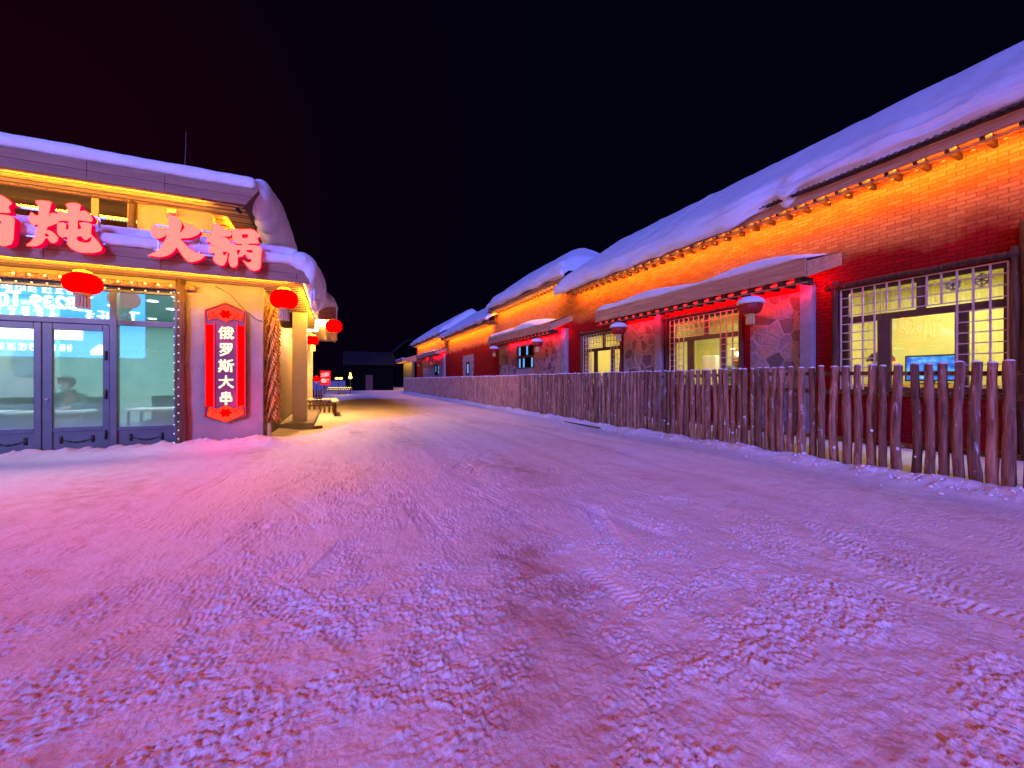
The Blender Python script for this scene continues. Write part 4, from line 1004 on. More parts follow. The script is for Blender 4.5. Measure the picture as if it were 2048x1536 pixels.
tp = MB().tube([(-1.30, 9.78, -.05), (-1.30, 9.78, .42)], .05, 10).box(-1.37, -1.23, 9.72, 9.84, .14, .17).build('corn_stand', M['husk'], None, True, origin=(-1.3, 9.78, 0)); tag(tp, 'short pale pole standing under the hanging corn braids', 'pole')

# light strings wound on logs round the storefront
def bulbs(t, pts, mat, r=.016):
    pr = None
    for p in pts:
        if pr is None: pr = MB().ell(p, (r, r, r), 8, 6).build('bulb', M[mat], t, True, origin=p); p0 = Vector(p); b0 = pr.location.copy()
        else:
            c = pr.copy(); COL.objects.link(c); c.parent = t; c.location = b0 + Vector(p) - p0
t = thing('log_beam', (-6, FY-.06, 3.15), 'bark log beam with warm bulbs across the top of the glass doors', 'beam')
MB().tube([(x, FY-.07, 3.145+.006*math.sin(x*4)) for x in np.linspace(-9.3, -2.5, 14)], .055, 10).build('log', M['log'], t, True)
bulbs(t, [(-2.86-k*.19, FY-.135, 3.16) for k in range(32)], 'bulb_wy', .02)
t = thing('light_string', (-6, FY-.02, 3.04), 'row of tiny white bulbs on the dark head of the door frame', 'string lights')
MB().tube([(-9.3, FY+.01, 3.055), (-2.82, FY+.01, 3.055)], .006, 6).build('cable', M['black'], t)
bulbs(t, [(-2.9-k*.19, FY+.002, 3.05) for k in range(32)], 'bulb_wy', .014)
t = thing('log_post', (-2.73, FY-.1, 0), 'dark log post wound with white bulbs beside the glass storefront', 'post')
rl = random.Random(14); zs = np.linspace(-.1, 3.3, 16)
MB().tube([(-2.72+.012*math.sin(z*3), FY-.085, z) for z in zs], [.075+rl.uniform(-.008,.01)+.012*(z < 1.5) for z in zs], 12).build('log', M['log_dark'], t, True)
kn = MB()
for z in (.5, .75, 1.2, 1.6, 2.1): kn.tube([(-2.66, FY-.11, z), (-2.62, FY-.13, z+.03)], [.022, .012], 7)
kn.build('knot', M['log_dark'], t, True)
bulbs(t, [(-2.735, FY-.168, .22+k*.165) for k in range(18)] + [(-2.81, FY-.14, .15+k*.17) for k in range(18)], 'bulb_w', .013)
cb = MB().tube([(-2.2, FY-.02, 3.25), (-1.95, FY-.02, 3.1), (-1.7, FY-.02, 2.8), (-1.5, FY-.02, 2.62), (-1.36, FY-.02, 2.57)], .006, 6).build('cable', M['black'], None, origin=(-1.8, FY-.02, 3)); tag(cb, 'thin black cable sagging across the plaster pier', 'cable')
t = thing('flood_lamp', (-2.85, FY-.06, 4.6), 'small pale floodlight box on the upstairs plaster wall', 'lamp')
MB().box(-2.93, -2.78, FY-.11, FY-.04, 4.56, 4.64).build('housing', M['card'], t, bevel=.008); MB().box(-2.88, -2.83, FY-.04, FY+.0, 4.58, 4.62).build('mount', M['iron'], t)
t = thing('security_camera', (-1.66, 8.9, 4.6), 'small security camera under the corner of the upper eave', 'camera')
MB().tube([(-1.68, 8.84, 4.58), (-1.66, 8.98, 4.59)], .035, 10).build('body', M['black'], t, True); MB().tube([(-1.66, 8.95, 4.6), (-1.66, 8.95, 4.69)], .012, 6).build('bracket', M['white'], t)
an = MB().tube([(-3.36, 12, 5.2), (-3.35, 12, 6.6), (-3.33, 12, 7.46)], [.014, .011, .006], 6).build('antenna', M['steel'], None, origin=(-3.36, 12, 5.2)); tag(an, 'thin whip antenna standing on the snowy restaurant roof', 'antenna')

# ------------------------------------------------------------------ glowing letters on the canopy
LET = {"huo":[[[[-2.596,4.138],[-2.533,4.157],[-2.469,4.135],[-2.421,4.092],[-2.391,4.039],[-2.395,3.969],[-2.421,3.868],[-2.381,3.915],[-2.34,3.988],[-2.332,4.025],[-2.342,4.051],[-2.275,4.035],[-2.209,4.004],[-2.139,3.943],[-2.159,3.888],[-2.226,3.837],[-2.308,3.797],[-2.409,3.774],[-2.357,3.7],[-2.291,3.627],[-2.209,3.567],[-2.072,3.531],[-2.143,3.441],[-2.242,3.395],[-2.308,3.4],[-2.373,3.473],[-2.421,3.553],[-2.463,3.618],[-2.501,3.537],[-2.573,3.467],[-2.675,3.422],[-2.775,3.425],[-2.833,3.431],[-2.729,3.506],[-2.667,3.595],[-2.62,3.702],[-2.59,3.807],[-2.636,3.77],[-2.69,3.732],[-2.744,3.738],[-2.785,3.792],[-2.797,3.865],[-2.761,3.96],[-2.729,3.923],[-2.667,3.91],[-2.574,3.922],[-2.566,4.012],[-2.574,4.081]]]],"guo":[[[[-1.981,4.118],[-1.906,4.115],[-1.838,4.082],[-1.79,4.037],[-1.725,4.033],[-1.682,3.978],[-1.703,3.927],[-1.751,3.91],[-1.812,3.899],[-1.874,3.869],[-1.794,3.891],[-1.742,3.873],[-1.705,3.815],[-1.698,3.752],[-1.703,3.688],[-1.707,3.629],[-1.746,3.616],[-1.749,3.544],[-1.759,3.479],[-1.794,3.403],[-1.829,3.381],[-1.889,3.4],[-1.941,3.456],[-1.951,3.497],[-1.927,3.582],[-1.992,3.59],[-2.014,3.656],[-1.992,3.709],[-1.915,3.72],[-1.981,3.727],[-1.99,3.767],[-2.049,3.786],[-2.0,3.887],[-1.962,3.987],[-1.961,4.06]],[[-1.805,3.619],[-1.759,3.629],[-1.794,3.572]]],[[[-1.705,4.068],[-1.628,4.068],[-1.557,4.07],[-1.467,4.087],[-1.381,4.098],[-1.312,4.063],[-1.257,3.998],[-1.294,3.949],[-1.283,3.899],[-1.275,3.856],[-1.358,3.844],[-1.431,3.831],[-1.431,3.806],[-1.339,3.816],[-1.261,3.804],[-1.231,3.753],[-1.236,3.643],[-1.243,3.468],[-1.266,3.387],[-1.339,3.346],[-1.403,3.371],[-1.458,3.431],[-1.516,3.515],[-1.449,3.484],[-1.394,3.504],[-1.385,3.55],[-1.44,3.563],[-1.485,3.634],[-1.53,3.583],[-1.592,3.562],[-1.596,3.489],[-1.601,3.424],[-1.637,3.375],[-1.689,3.38],[-1.726,3.451],[-1.726,3.536],[-1.716,3.623],[-1.709,3.708],[-1.698,3.795],[-1.61,3.776],[-1.531,3.791],[-1.531,3.813],[-1.601,3.803],[-1.654,3.842],[-1.674,3.905],[-1.677,3.979]],[[-1.523,3.976],[-1.445,3.988],[-1.458,3.935],[-1.514,3.927]],[[-1.456,3.703],[-1.381,3.713],[-1.383,3.676],[-1.449,3.684]],[[-1.598,3.683],[-1.562,3.688],[-1.592,3.614]]]],"dun":[[[[-4.158,4.076],[-4.104,4.099],[-4.041,4.104],[-3.986,4.093],[-4.001,4.001],[-4.013,3.849],[-3.988,3.928],[-3.925,3.926],[-3.893,3.852],[-3.915,3.793],[-3.979,3.739],[-4.02,3.714],[-4.041,3.655],[-4.004,3.659],[-3.947,3.613],[-3.91,3.557],[-3.921,3.502],[-3.96,3.468],[-4.004,3.486],[-4.032,3.538],[-4.054,3.522],[-4.085,3.45],[-4.153,3.393],[-4.256,3.391],[-4.202,3.461],[-4.165,3.553],[-4.142,3.653],[-4.137,3.73],[-4.178,3.706],[-4.214,3.752],[-4.226,3.83],[-4.202,3.903],[-4.165,3.866],[-4.125,3.873],[-4.125,3.952],[-4.133,4.02]],[[-4.045,3.598],[-4.016,3.58],[-4.041,3.562]]],[[[-3.928,3.908],[-3.896,3.982],[-3.858,3.968],[-3.81,3.973],[-3.805,4.036],[-3.821,4.096],[-3.755,4.133],[-3.69,4.129],[-3.656,4.11],[-3.67,4.016],[-3.617,4.036],[-3.557,3.999],[-3.521,3.933],[-3.529,3.875],[-3.604,3.872],[-3.686,3.869],[-3.69,3.734],[-3.656,3.739],[-3.653,3.775],[-3.671,3.834],[-3.591,3.851],[-3.529,3.83],[-3.537,3.731],[-3.531,3.666],[-3.457,3.57],[-3.408,3.477],[-3.43,3.417],[-3.524,3.377],[-3.657,3.368],[-3.755,3.408],[-3.807,3.474],[-3.813,3.589],[-3.871,3.57],[-3.915,3.616],[-3.923,3.705],[-3.919,3.787],[-3.852,3.807],[-3.825,3.792],[-3.825,3.71],[-3.797,3.715],[-3.797,3.832],[-3.864,3.837],[-3.915,3.82]],[[-3.695,3.593],[-3.657,3.615],[-3.627,3.577],[-3.591,3.564],[-3.536,3.617],[-3.554,3.556],[-3.617,3.532],[-3.677,3.551]]]]}
def smooth_ring(r, n=4):
    P = np.array(r); m = len(P); out = []
    for i in range(m):
        a, b, c, d = P[i-1], P[i], P[(i+1) % m], P[(i+2) % m]
        sharp = False
        for k in range(n):
            t = k/n; q = .5*((2*b)+(-a+c)*t+(2*a-5*b+4*c-d)*t*t+(-a+3*b-3*c+d)*t**3); out.append(.35*((1-t)*b+t*c)+.65*q)
    return out
def letter(key, dx, parent, label):
    lo, hi = [], []
    for pi, poly in enumerate(LET[key]):
        cu = bpy.data.curves.new('letter', 'CURVE'); cu.dimensions = '2D'; cu.fill_mode = 'BOTH'; cu.extrude = .05; cu.bevel_depth = .012; cu.bevel_resolution = 1; cu.offset = -.008
        for ring in poly:
            pts = smooth_ring(ring); s = cu.splines.new('POLY'); s.points.add(len(pts)-1)
            for p, c in zip(s.points, pts): p.co = (c[0]+dx, c[1], 0, 1)
            s.use_cyclic_u = True
        o = bpy.data.objects.new('tmp', cu); COL.objects.link(o); bpy.context.view_layer.update()
        me = bpy.data.meshes.new_from_object(o.evaluated_get(bpy.context.evaluated_depsgraph_get())); bpy.data.objects.remove(o)
        vs = [(v.co.x, 8.46 + pi*.004 - v.co.z, v.co.y) for v in me.vertices]
        lo.append((vs, [tuple(p.vertices) for p in me.polygons]))
    b = MB()
    for vs, fs in lo: b.add(vs, fs)
    o = b.build('letter', M['neon'], parent, False, recalc=True)
    o.data.materials.append(M['neon_side'])
    for p in o.data.polygons:
        if p.normal.y > -.75: p.material_index = 1
    o['label'] = label
    return o
S1 = thing('rooftop_sign', (-2.9, 8.46, 3.5), 'glowing pink-red rooftop letters reading 锅炖 火锅 standing on the snowy canopy', 'sign')
letter('guo', -3.15, S1, 'glowing letter 锅 cut by the left edge'); letter('dun', 0, S1, 'glowing letter 炖'); letter('huo', 0, S1, 'glowing letter 火'); letter('guo', 0, S1, 'rightmost glowing letter 锅')
fr = MB()
for z in (3.56, 3.98): fr.box(-5.3, -3.42, 8.535, 8.56, z, z+.025).box(-2.8, -1.3, 8.535, 8.56, z, z+.025)
for x in (-5.2, -4.6, -4.1, -3.5, -2.76, -2.2, -1.9, -1.35): fr.box(x, x+.022, 8.53, 8.555, 3.45, 4.0)
fr.build('frame', M['steel'], S1)

# hanging vertical sign on the pier
STK = {'俄': [[(2.6,9.6),(.6,5.5)],[(1.8,7),(1.8,.3)],[(5.2,9.2),(3.6,8.4)],[(3,6.3),(9.8,6.5)],[(4.6,8.8),(4.6,1),(3.9,.6)],[(3,3),(5.8,4.2)],[(6.6,9.8),(6.9,5),(7.8,2.2),(9,.5),(9.8,1.6)],[(9,4.8),(6,.6)],[(8.2,9.2),(9.2,8)]],
 '罗': [[(1.5,9.4),(8.7,9.4)],[(1.5,9.4),(1.7,6.5)],[(8.7,9.4),(8.5,6.5)],[(1.7,6.5),(8.5,6.5)],[(3.9,9.4),(4,6.5)],[(6.3,9.4),(6.2,6.5)],[(4.8,6.2),(1.4,3)],[(3.8,5),(8.2,5.2),(6,2.2),(1.4,.2)],[(3.6,3.9),(5.4,2.6)]],
 '斯': [[(.4,8),(5.4,8)],[(1.6,9.6),(1.6,2.6)],[(4.2,9.6),(4.2,2.6)],[(1.6,6.2),(4.2,6.2)],[(1.6,4.5),(4.2,4.5)],[(.2,2.6),(5.6,2.6)],[(1.8,2),(.4,.2)],[(3.9,2),(5.2,.5)],[(9.2,9.4),(6.5,8.6)],[(6.5,8.8),(6.5,5),(5.7,.6)],[(6.5,6),(9.9,6)],[(8.4,6),(8.4,.2)]],
 '大': [[(.6,6.4),(9.4,6.6)],[(5,9.7),(4.8,6),(3.2,2.5),(.6,.4)],[(5,6.2),(6.8,2.6),(9.5,.5)]],
 '串': [[(2.6,9),(7.4,9),(7.4,6.8),(2.6,6.8),(2.6,9)],[(1.6,5.6),(8.4,5.6),(8.4,2.8),(1.6,2.8),(1.6,5.6)],[(5,9.9),(5,0)]]}
def brush(ch, cx, y, cz, size, th, parent, m):
    b = MB(); k = size/10; n = 0
    for st in STK[ch]:
        pts = [Vector((cx+(p[0]-5)*k, 0, cz+(p[1]-5)*k)) for p in st]
        for p, q in zip(pts[:-1], pts[1:]):
            d = (q-p).normalized(); w = Vector((-d.z, 0, d.x))*th*.5; e = d*th*.35
            poly = [p-e*.6+w*.8, p-e+w*0, p-e*.6-w*.8, q+e*.6-w*1.1, q+e*1.1, q+e*.6+w*1.1]
            b.prism([(v.x, v.z) for v in poly], 'y', y-.0007*n, y+.012); n += 1
    return b.build('character', m, parent)

def text_mesh(body, size, off, ext):
    c = bpy.data.curves.new('t', 'FONT'); c.body = body; c.size = size; c.offset = off; c.extrude = ext; c.align_x = 'CENTER'; c.align_y = 'CENTER'; c.resolution_u = 3
    o = bpy.data.objects.new('tmp', c); COL.objects.link(o); bpy.context.view_layer.update()
    me = bpy.data.meshes.new_from_object(o.evaluated_get(bpy.context.evaluated_depsgraph_get())); bpy.data.objects.remove(o); return me
def text_obj(name, body, size, off, ext, loc, parent, m, mirror=False, face='-y'):
    me = text_mesh(body, size, off, ext); xs = [v.co.x for v in me.vertices]; zs = [v.co.y for v in me.vertices]
    mx, mz = (min(xs)+max(xs))/2, (min(zs)+max(zs))/2
    sg = -1 if face == '+y' else 1
    b = MB(); b.add([(loc[0]+sg*(v.co.x-mx), loc[1]-sg*v.co.z, loc[2]+v.co.y-mz) for v in me.vertices], [tuple(p.vertices) for p in me.polygons])
    return b.build(name, m, parent)
S2 = thing('vertical_sign', (-2.0, 9.5, .5), 'tall red lit sign with white characters 俄罗斯大串 on the plaster pier', 'sign')
sx = -2.0; k = .335
hexa = lambda w, dz: [(sx-w, .62-dz), (sx, .51-dz), (sx+w, .62-dz), (sx+w, 2.735+dz), (sx, 2.90+dz), (sx-w, 2.735+dz)]
MB().prism(hexa(k, .0), 'y', 9.50, 9.598).build('backboard', M['sign_back'], S2)
rim = MB(); hx = hexa(k, 0)
for i in range(6): rim.tube([(hx[i][0], 9.49, hx[i][1]), (hx[(i+1) % 6][0], 9.49, hx[(i+1) % 6][1])], .012, 6)
rim.build('rim', M['red_dull'], S2)
for s in (-1, 1):
    MB().box(sx+s*.265-.062, sx+s*.265+.062, 9.47, 9.498, .83, 2.45).build('side_band', M['sign_red'], S2)
    for dx in (.19, .325): MB().tube([(sx+s*dx, 9.465, .78 if dx < .2 else .82), (sx+s*dx, 9.465, 2.52 if dx < .2 else 2.48)], .009, 8).build('light_tube', M['sign_tube'], S2, True)
def cap(z0, d):
    zt = lambda q: z0+d*q
    p = [(sx-.30, zt(.0)), (sx-.27, zt(-.11)), (sx-.14, zt(-.06)), (sx, zt(-.14)), (sx+.14, zt(-.06)), (sx+.27, zt(-.11)), (sx+.30, zt(.0)), (sx+.30, zt(.07)), (sx, zt(.215)), (sx-.30, zt(.07))]
    MB().prism(p, 'y', 9.478, 9.498).build('end_plate', M['sign_orange'], S2)
    q = MB(); pts = []
    for a in np.linspace(0, 2*PI, 24, endpoint=False):
        r = .085+.022*math.cos(6*a); pts.append((sx+1.1*r*math.cos(a), zt(.02)+r*math.sin(a)*.9))
    q.prism(pts, 'y', 9.470, 9.4775)
    for s in (-1, 1):
        q.tube([(sx+s*(.16+.045*t*math.cos(t*7.5)+.02*t), 9.472, zt(.015+.045*t*math.sin(t*7.5))) for t in np.linspace(.15, 1, 22)], .007, 5)
        q.tube([(sx+s*x, 9.472, zt(zz)) for x, zz in ((.10, -.06), (.15, -.035), (.20, -.05), (.25, -.075), (.28, -.04), (.27, .0))], .007, 5)
    q.build('scroll', M['sign_red'], S2)
cap(2.65, 1); cap(.71, -1)
for ch, z in zip('俄罗斯大串', (2.30, 1.965, 1.64, 1.315, .985)):
    o = brush(ch, sx+.005, 9.482, z, .25, .037, S2, M['sign_white'])
point('sign_glow', (sx, 9.1, 2.2), 9, (1,.02,.03), .25); point('sign_glow', (sx+.2, 9.0, .9), 26, (1,.02,.03), .25)

# ------------------------------------------------------------------ inside the restaurant
MB().inbox(-9.5, -1.70, FY+.31, 16, .02, 3.24, skip=('front',)).build('dining_room', M['wall_teal'], R)
MB().box(-9.4, -1.75, FY+.32, 15.9, .03, .05).build('dining_floor', M['floor_in'], R)
for k in range(5):
    for j in range(5):
        d = MB().lathe((-7.4+k*1.15, 10.8+j*1.15, 3.215), [(.10, 0), (.10, .02)], 16).build('ceiling_light', M['down'], None, origin=(-7.4+k*1.15, 10.8+j*1.15, 3.215)); tag(d, 'round white downlight in the dining room ceiling', 'ceiling light', 'downlights of the dining room')
o = MB().box(-3.25, -3.21, 10.2, 14.2, 3.17, 3.2).build('strip_light', M['down'], None, origin=(-3.2, 12, 3.17)); tag(o, 'long white strip light on the dining room ceiling', 'ceiling light')
area('dining_lamp', (-4.2, 12.6, 3.15), (0,0,-1), 4, 4, 125, (.55,1,.98))
area('dining_lamp', (-7.2, 12.6, 3.15), (0,0,-1), 3, 4, 90, (.55,1,.98))
o = MB().tube([(-5.72, 11.6, 1.55), (-5.72, 11.6, 2.6)], .014, 8).build('tube_light', M['down'], None, origin=(-5.72, 11.6, 1.5)); tag(o, 'thin upright white light tube behind the middle door', 'light')
strip('door_fill', (-8.5, 10.1, 3.2), (-2.6, 10.1, 3.2), (0, -.75, -.66), .25, 22, (.74,1,.95))  # added lamp hidden behind the lintel, throws room light onto the snow outside
def table(x, y, w, d, label):
    t = thing('dining_table', (x, y, 0), label, 'table', 'white tables in the dining room')
    MB().box(x-w/2, x+w/2, y-d/2, y+d/2, .70, .75).build('tabletop', M['white'], t, bevel=.01)
    for sx_ in (-1, 1):
        for sy in (-1, 1): MB().tube([(x+sx_*(w/2-.06), y+sy*(d/2-.06), .05), (x+sx_*(w/2-.06), y+sy*(d/2-.06), .70)], .025, 8).build('leg', M['iron'], t)
table(-3.35, 10.75, 1.1, .7, 'white dining table behind the right glass pane')
table(-6.3, 10.9, 1.1, .7, 'white dining table behind the left glass door')
table(-5.0, 10.62, 1.0, .6, 'white dining table where the person in green leans')
def bench(x, y, label):
    t = thing('bench', (x, y, 0), label, 'bench', 'dark benches in the dining room')
    MB().box(x-.55, x+.55, y-.22, y+.22, .30, .45).build('seat', M['far_dark'], t, bevel=.03); MB().box(x-.55, x+.55, y+.22, y+.30, .30, .98).build('backrest', M['far_dark'], t, bevel=.03); MB().box(x-.5, x+.5, y-.18, y+.2, .05, .30).build('base', M['iron'], t)
bench(-6.3, 11.6, 'dark bench behind the table at the left glass door'); bench(-3.35, 11.5, 'dark bench behind the table at the right glass pane'); bench(-5.0, 11.3, 'dark bench under the person in green')
o = MB().lathe((0,0,0), [(.0, 0), (.30, 0), (.32, .015), (.32, .03)], 28); o.rot((0,0,0), 'X', PI/2); st = [(v[0]*.65-6.25, v[1]+12.3, v[2]+1.75) for v in o.v]; o.v = st
o = o.build('wall_mirror', M['mirror'], None, origin=(-6.25, 12.3, 1.75)); tag(o, 'oval pale wall mirror seen behind the left glass door', 'mirror')
pw = MB().box(-6.7, -5.75, 12.32, 12.42, .05, 3.2).build('room_divider', M['wall_teal'], None, origin=(-6.2, 12.4, 0)); tag(pw, 'teal room divider carrying the oval mirror', 'divider')

# the person in a green coat leaning over the table
def skin_mesh(name, nodes, edges, m, parent, origin, sub=2):
    me = bpy.data.meshes.new(name); o = Vector(origin)
    me.from_pydata([tuple(Vector(n[0])-o) for n in nodes], edges, [])
    ob = link(name, me, m, parent, True, o)
    sk = ob.modifiers.new('skin', 'SKIN'); sk.use_smooth_shade = True
    if not me.skin_vertices: me.skin_vertices.new(name='')
    for v, n in zip(me.skin_vertices[0].data, nodes):
        r = n[1]; v.radius = r if hasattr(r, '__len__') else (r, r)
    me.skin_vertices[0].data[0].use_root = True
    s = ob.modifiers.new('sub', 'SUBSURF'); s.levels = sub; s.render_levels = sub
    return ob
px, py = -5.0, 11.22
P = thing('person', (px, py, .05), 'person in a dark green coat and mask leaning over a table behind glass', 'person')
nodes = [((px, py, .52), (.15,.12)), ((px, py-.05, .72), (.14,.11)), ((px+.01, py-.16, .92), (.17,.11)), ((px+.02, py-.22, 1.06), (.07,.065)), ((px+.03, py-.27, 1.14), (.055,.055)),
         ((px+.035, py-.31, 1.20), (.075,.085)), ((px+.04, py-.33, 1.28), (.078,.095)), ((px+.04, py-.32, 1.345), (.05,.06)),
         ((px-.19, py-.17, 1.0), .06), ((px-.27, py-.36, .84), .045), ((px-.12, py-.58, .79), .035), ((px-.06, py-.62, .785), .03),
         ((px+.22, py-.18, 1.0), .06), ((px+.30, py-.38, .84), .045), ((px+.16, py-.60, .79), .035), ((px+.10, py-.64, .785), .03),
         ((px-.10, py-.05, .50), .085), ((px-.11, py-.42, .50), .06), ((px-.11, py-.44, .15), .042), ((px-.11, py-.54, .09), .035),
         ((px+.10, py-.05, .50), .085), ((px+.11, py-.42, .50), .06), ((px+.11, py-.44, .15), .042), ((px+.11, py-.54, .09), .035)]
edges = [(0,1),(1,2),(2,3),(3,4),(4,5),(5,6),(6,7),(2,8),(8,9),(9,10),(10,11),(2,12),(12,13),(13,14),(14,15),(0,16),(16,17),(17,18),(18,19),(0,20),(20,21),(21,22),(22,23)]
for base, sgn in ((11, 1), (15, -1)):
    b0 = Vector(nodes[base][0])
    for k, ln in enumerate((.055, .06, .065, .058)):
        q = sgn*(-.5+k*.33); i = len(nodes); d = Vector((sgn*.75, -.62, 0)); d.rotate(Matrix.Rotation(-q*.5, 3, 'Z'))
        off = Vector((-.010+.008*k, -.012+.008*k, 0))
        nodes += [(b0+off+d*(ln*.6)+Vector((0,0,.004)), .0085), (b0+off+d*ln*1.1+Vector((0,0,-.012)), .0075)]; edges += [(base, i), (i, i+1)]
    i = len(nodes); nodes += [(b0+Vector((sgn*.01, .035, .012)), .010), (b0+Vector((sgn*.04, .045, .0)), .008)]; edges += [(base, i), (i, i+1)]
skin_mesh('body', nodes, edges, M['skin'], P, (px, py, .05), 1)
cn = [((px, py+.02, .50), (.19,.16)), ((px, py-.04, .72), (.185,.15)), ((px+.01, py-.15, .93), (.20,.145)), ((px+.02, py-.21, 1.08), (.115,.105)), ((px+.025, py-.25, 1.14), (.08,.08)),
      ((px-.20, py-.16, .99), .088), ((px-.28, py-.36, .84), .070), ((px-.16, py-.54, .80), .056), ((px+.23, py-.17, .99), .088), ((px+.31, py-.38, .84), .070), ((px+.20, py-.56, .80), .056)]
skin_mesh('coat', cn, [(0,1),(1,2),(2,3),(3,4),(2,5),(5,6),(6,7),(2,8),(8,9),(9,10)], M['coat'], P, (px, py, .05), 2)
hd = (px+.04, py-.315, 1.27)
hb = MB().ell((hd[0], hd[1]+.025, hd[2]+.045), (.125, .135, .135), 18, 12).ell((hd[0], hd[1]-.07, hd[2]+.105), (.10, .075, .05), 14, 8)
hb.build('hair', M['hair'], P, True)
fb = MB().ell((hd[0], hd[1]-.075, hd[2]-.005), (.078, .06, .10), 16, 12).ell((hd[0], hd[1]-.135, hd[2]+.0), (.014, .018, .024), 8, 6)
for s in (-1, 1): fb.ell((hd[0]+s*.092, hd[1]-.01, hd[2]-.005), (.014, .022, .033), 8, 6)
fb.build('face', M['skin'], P, True)
ey = MB()
for s in (-1, 1): ey.ell((hd[0]+s*.032, hd[1]-.128, hd[2]+.03), (.013, .006, .008), 8, 6)
ey.build('eyes', M['hair'], P, True)
MB().ell((hd[0], hd[1]-.105, hd[2]-.055), (.066, .045, .048), 14, 10).build('mask', M['mask'], P, True)
ph = MB().box(px-.03, px+.05, py-.78, py-.64, .755, .766).build('phone', M['black'], None, origin=(px, py-.7, .755), bevel=.003); tag(ph, 'black phone lying on the table before the person in green', 'phone')

# ------------------------------------------------------------------ beyond the restaurant
def low_fence(pts, label, group, h=.6, step=.17, snow=True, r=.035, m='log_dark'):
    pts = [Vector(p) for p in pts]; c = sum(pts, Vector())/len(pts)
    t = thing('low_fence', (c.x, c.y, 0), label, 'fence', group); rr = random.Random(int(c.y*10)); k = 0
    for a, b in zip(pts[:-1], pts[1:]):
        n = max(2, int((b-a).length/step))
        for i in range(n):
            p = a.lerp(b, i/n); q = log_mb(p.x, p.y, -.05, h+rr.uniform(-.05,.05), r, rr, 7).build('picket', M[m], t, True)
        MB().tube([(a.x, a.y+.04, h*.55), (b.x, b.y+.04, h*.55)], .03, 7).build('rail', M[m], t, True)
        if snow:
            sb = [('b', min(a.x,b.x)-.06, max(a.x,b.x)+.06, min(a.y,b.y)-.06, max(a.y,b.y)+.06, h-.03, h+.02)] + [('e', *a.lerp(b, rr.random())[:2], h+.0, rr.uniform(.06,.16), .09, rr.uniform(.03,.08)) for _ in range(16)]
            snow_blob('snow', sb, t, .035, 5, .03, .2)
low_fence([(-2.3, 17.6, 0), (-.05, 17.6, 0), (.02, 15.6, 0)], 'low log fence topped with snow beyond the porch post', 'low fences beyond the restaurant', .56)
low_fence([(-2.4, 24, 0), (-.55, 24, 0)], 'bare olive log fence far behind the snow-topped one', 'low fences beyond the restaurant', .85, .13, False, .04, 'log_dark')
t = thing('street_sign', (-.9, 40, 0), 'small far red light box with four white characters and glowing edge', 'sign')
MB().box(-1.27, -.38, 40.0, 40.15, .88, 2.22).build('light_box', M['sign_red'], t, bevel=.03)
bd = MB()
for i, (a, b, c, d) in enumerate(((-1.2, -.45, .93, .99), (-1.2, -.45, 2.10, 2.16), (-.51, -.45, .99, 2.10))): bd.box(a, b, 39.975, 39.998, c, d)
bd.build('border', M['sign_tube'], t)
for ch, x, z in (('主', -1.02, 1.83), ('带', -.70, 1.85), ('鲁', -1.0, 1.30), ('馆', -.70, 1.28)): text_obj('character', ch, .40, .012, .01, (x, 39.98, z), t, M['far_white'])
MB().box(-.95, -.85, 40.02, 40.12, -.1, .88).build('post', M['iron'], t)
lantern((-1.55, 39.9, 1.45), True, 'distant glowing red lantern beside the small red light box', LL, False, .24, .5, .2)
MB_ = MB
t = thing('lantern_post', (-1.55, 40.05, 0), 'thin dark post carrying the distant red lantern', 'post')
MB().tube([(-1.55, 40.1, -.1), (-1.55, 40.1, 1.95)], .03, 8).build('shaft', M['iron'], t); MB().tube([(-1.55, 40.1, 1.92), (-1.55, 39.88, 1.92)], .02, 6).build('arm', M['iron'], t)
def far_lamp(x, y, z, w, label, two):
    t = thing('street_lamp', (x, y, 0), label, 'lamp', 'small yellow lamps at the far end of the street')
    MB().tube([(x, y, -.1), (x, y, z-.05)], .03, 8).build('pole', M['iron'], t)
    h = MB()
    if two: h.ell((x-w*.28, y, z), (w*.27, .1, .10)).ell((x+w*.28, y, z), (w*.27, .1, .10))
    else: h.ell((x, y, z), (w*.5, .12, .15)).lathe((x, y, z+.1), [(.10, 0), (.06, .35)], 10)
    h.build('lamp_head', M['bulb_y'], t, True)
far_lamp(.33, 40, 1.50, .62, 'far twin yellow lamp standing right of the red light box', True); far_lamp(1.33, 40, 1.60, .34, 'far single yellow lamp right of the twin lamp', False)
point('far_glow', (.5, 38.8, 1.2), 40, (1,.75,.15), .2)
t = thing('light_string', (.2, 40, .62), 'far yellow light strings along a low rail across the end of the street', 'string lights')
MB().box(-1.0, 1.5, 40.0, 40.05, .30, .62).build('rail', M['tan_wall'], t); bb = MB()
for k in range(36): bb.ell((-.6+k*.056, 39.97, .64-.16*(k % 3 == 0)+.02*math.sin(k)), (.03, .02, .022), 6, 4)
tag(bb.build('bulb', M['bulb_y'], t, True), kind='stuff')
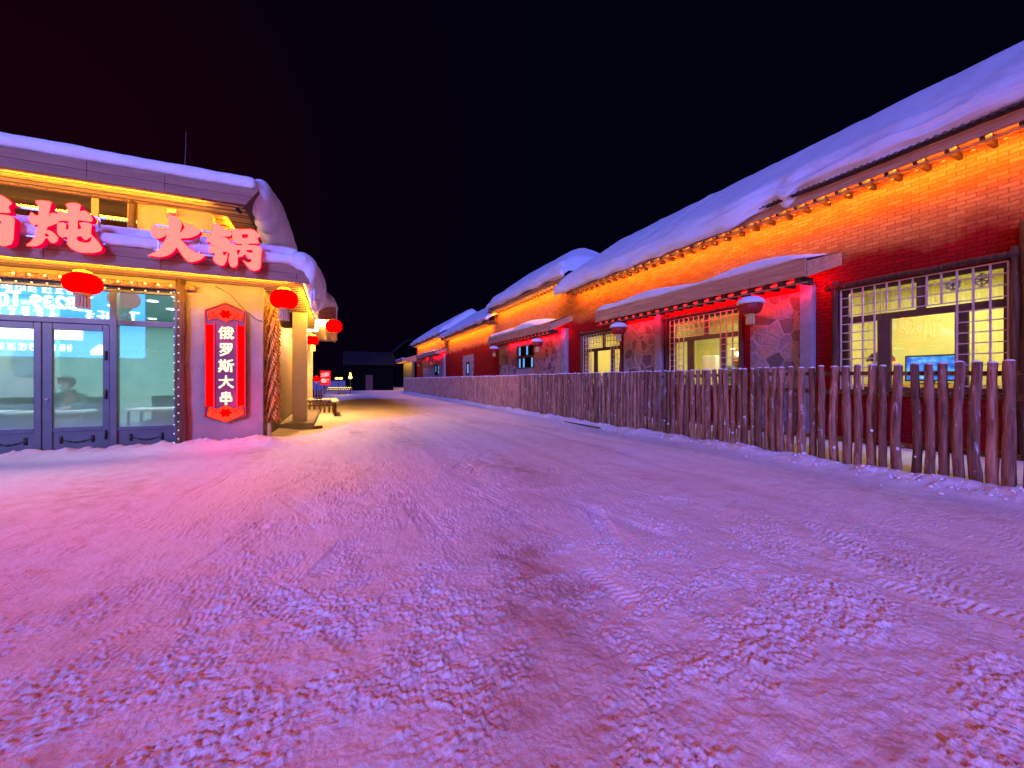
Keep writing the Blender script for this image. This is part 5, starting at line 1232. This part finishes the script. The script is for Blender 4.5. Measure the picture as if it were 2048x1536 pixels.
def far_house(name, x0, x1, y, d, zw, zr, label, gable=False):  # near-black wall and roof colours stand in for the unlit street end
    t = thing(name, ((x0+x1)/2, y, 0), label, 'house', 'dark buildings at the end of the street')
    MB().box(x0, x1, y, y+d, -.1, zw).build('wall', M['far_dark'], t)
    if gable:
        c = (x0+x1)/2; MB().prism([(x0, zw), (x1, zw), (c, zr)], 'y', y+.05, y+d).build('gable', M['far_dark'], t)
        for s in (-1, 1):
            e = x0-.4 if s < 0 else x1+.4; MB().prism([(e, zw-.3), (c, zr+.05), (c, zr+.4), (e, zw+.05)], 'y', y-.4, y+d).build('roof', M['unlit_roof'], t)
    else:
        MB().prism([(y-.5, zw-.1), (y+d/2, zr), (y+d+.5, zw-.1)], 'x', x0-.3, x1+.3).build('roof', M['unlit_roof'], t)
        MB().prism([(y-.55, zw-.05), (y+d/2, zr+.05), (y+d/2, zr+.4), (y-.55, zw+.35)], 'x', x0-.3, x1+.3).build('roof_sheet', M['unlit_roof'], t, bevel=.1)  # snow layer, coloured near-black as if unlit
    dr = MB().box(x0+(x1-x0)*.4, x0+(x1-x0)*.55, y-.06, y-.002, 0, 2.0).build('door', M['dark_wood'], t)
far_house('wooden_hut', 1.3, 7.0, 53, 5, 3.3, 4.8, 'low black hut with a roof coloured as unlit snow closing the street')
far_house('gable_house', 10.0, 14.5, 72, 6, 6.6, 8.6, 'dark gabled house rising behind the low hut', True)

# ------------------------------------------------------------------ the lit shop across the square (seen mirrored in the restaurant glass)
K = thing('shop', (-14, -13, 0), 'shop across the square behind the camera with a blue lit fascia', 'shop')
MB().box(-27, -10.4, -16, -12.2, -.1, 6.95).build('wall', M['far_dark'], K)
MB().box(-24.5, -10.8, -12.198, -12.0, 2.7, 6.9).build('light_box', M['shop_blue'], K)
text_obj('lettering', '8239-1006', .98, .035, .02, (-15.9, -11.97, 5.85), K, M['shop_white'], face='+y')
rg2 = random.Random(77)
def glyph_row(x0, x1, z, h, w):
    b = MB(); x = x1
    while x > x0:
        for q in range(4):
            zz = z+h*q/3-h*.06; a, c = sorted((rg2.uniform(0, .5), rg2.uniform(.5, 1))); b.box(x-w*.84*c, x-w*.84*a, -11.998, -11.96, zz, zz+h*.13)
        for q in range(2):
            xx = x-w*.84*rg2.uniform(.1, .9); b.box(xx-w*.06, xx+w*.06, -11.998, -11.955, z, z+h)
        x -= w
    b.build('lettering', M['shop_white'], K)
glyph_row(-23.5, -13.3, 6.38, .36, .52); glyph_row(-23.5, -14.6, 5.0, .46, .55); glyph_row(-13.4, -11.2, 4.95, .5, .6); glyph_row(-23, -15.4, 3.05, .34, .45); glyph_row(-14.9, -13.9, 3.05, .34, .40)
for a, b, c, d in ((-19.2, -15.5, 3.65, 4.5), (-15.1, -13.55, 3.7, 4.4), (-23.5, -19.8, 3.65, 4.4)):
    MB().box(a, b, -11.998, -11.95, c, d).build('light_panel', M['shop_white'], K, bevel=.02)
MB().prism([(-13.2, 2.85), (-12.2, 2.85), (-12.2, 3.15), (-12.6, 3.35), (-12.8, 3.5), (-13.2, 3.1)], 'y', -11.998, -11.95).build('light_panel', M['shop_white'], K)
# made-up red lanterns and lamps behind the camera, added as red fill
t = thing('added_cable', (0, -3.5, 5.6), 'unseen cable added to carry the made-up lanterns', 'cable')
MB().tube([(x, -3.5, 5.55+.01*(x*x)*.3) for x in np.linspace(-9, 9, 15)], .012, 6).build('cable', M['iron'], t)  # unseen cable, added with the made-up lanterns
for i, x in enumerate((-5.0, -1.2, 2.6)):
    lantern((x, -3.5, 5.05), True, ('added unseen red lantern nearest the shop', 'added unseen red lantern in the middle of the row', 'added unseen red lantern nearest the log fence')[i], 'added red lanterns out of view', False, .4, .6, .2)
    point('added_red_fill', (x+.0, -3.5, 4.3), (230, 250, 220)[i], (1,.20,.20), .5)
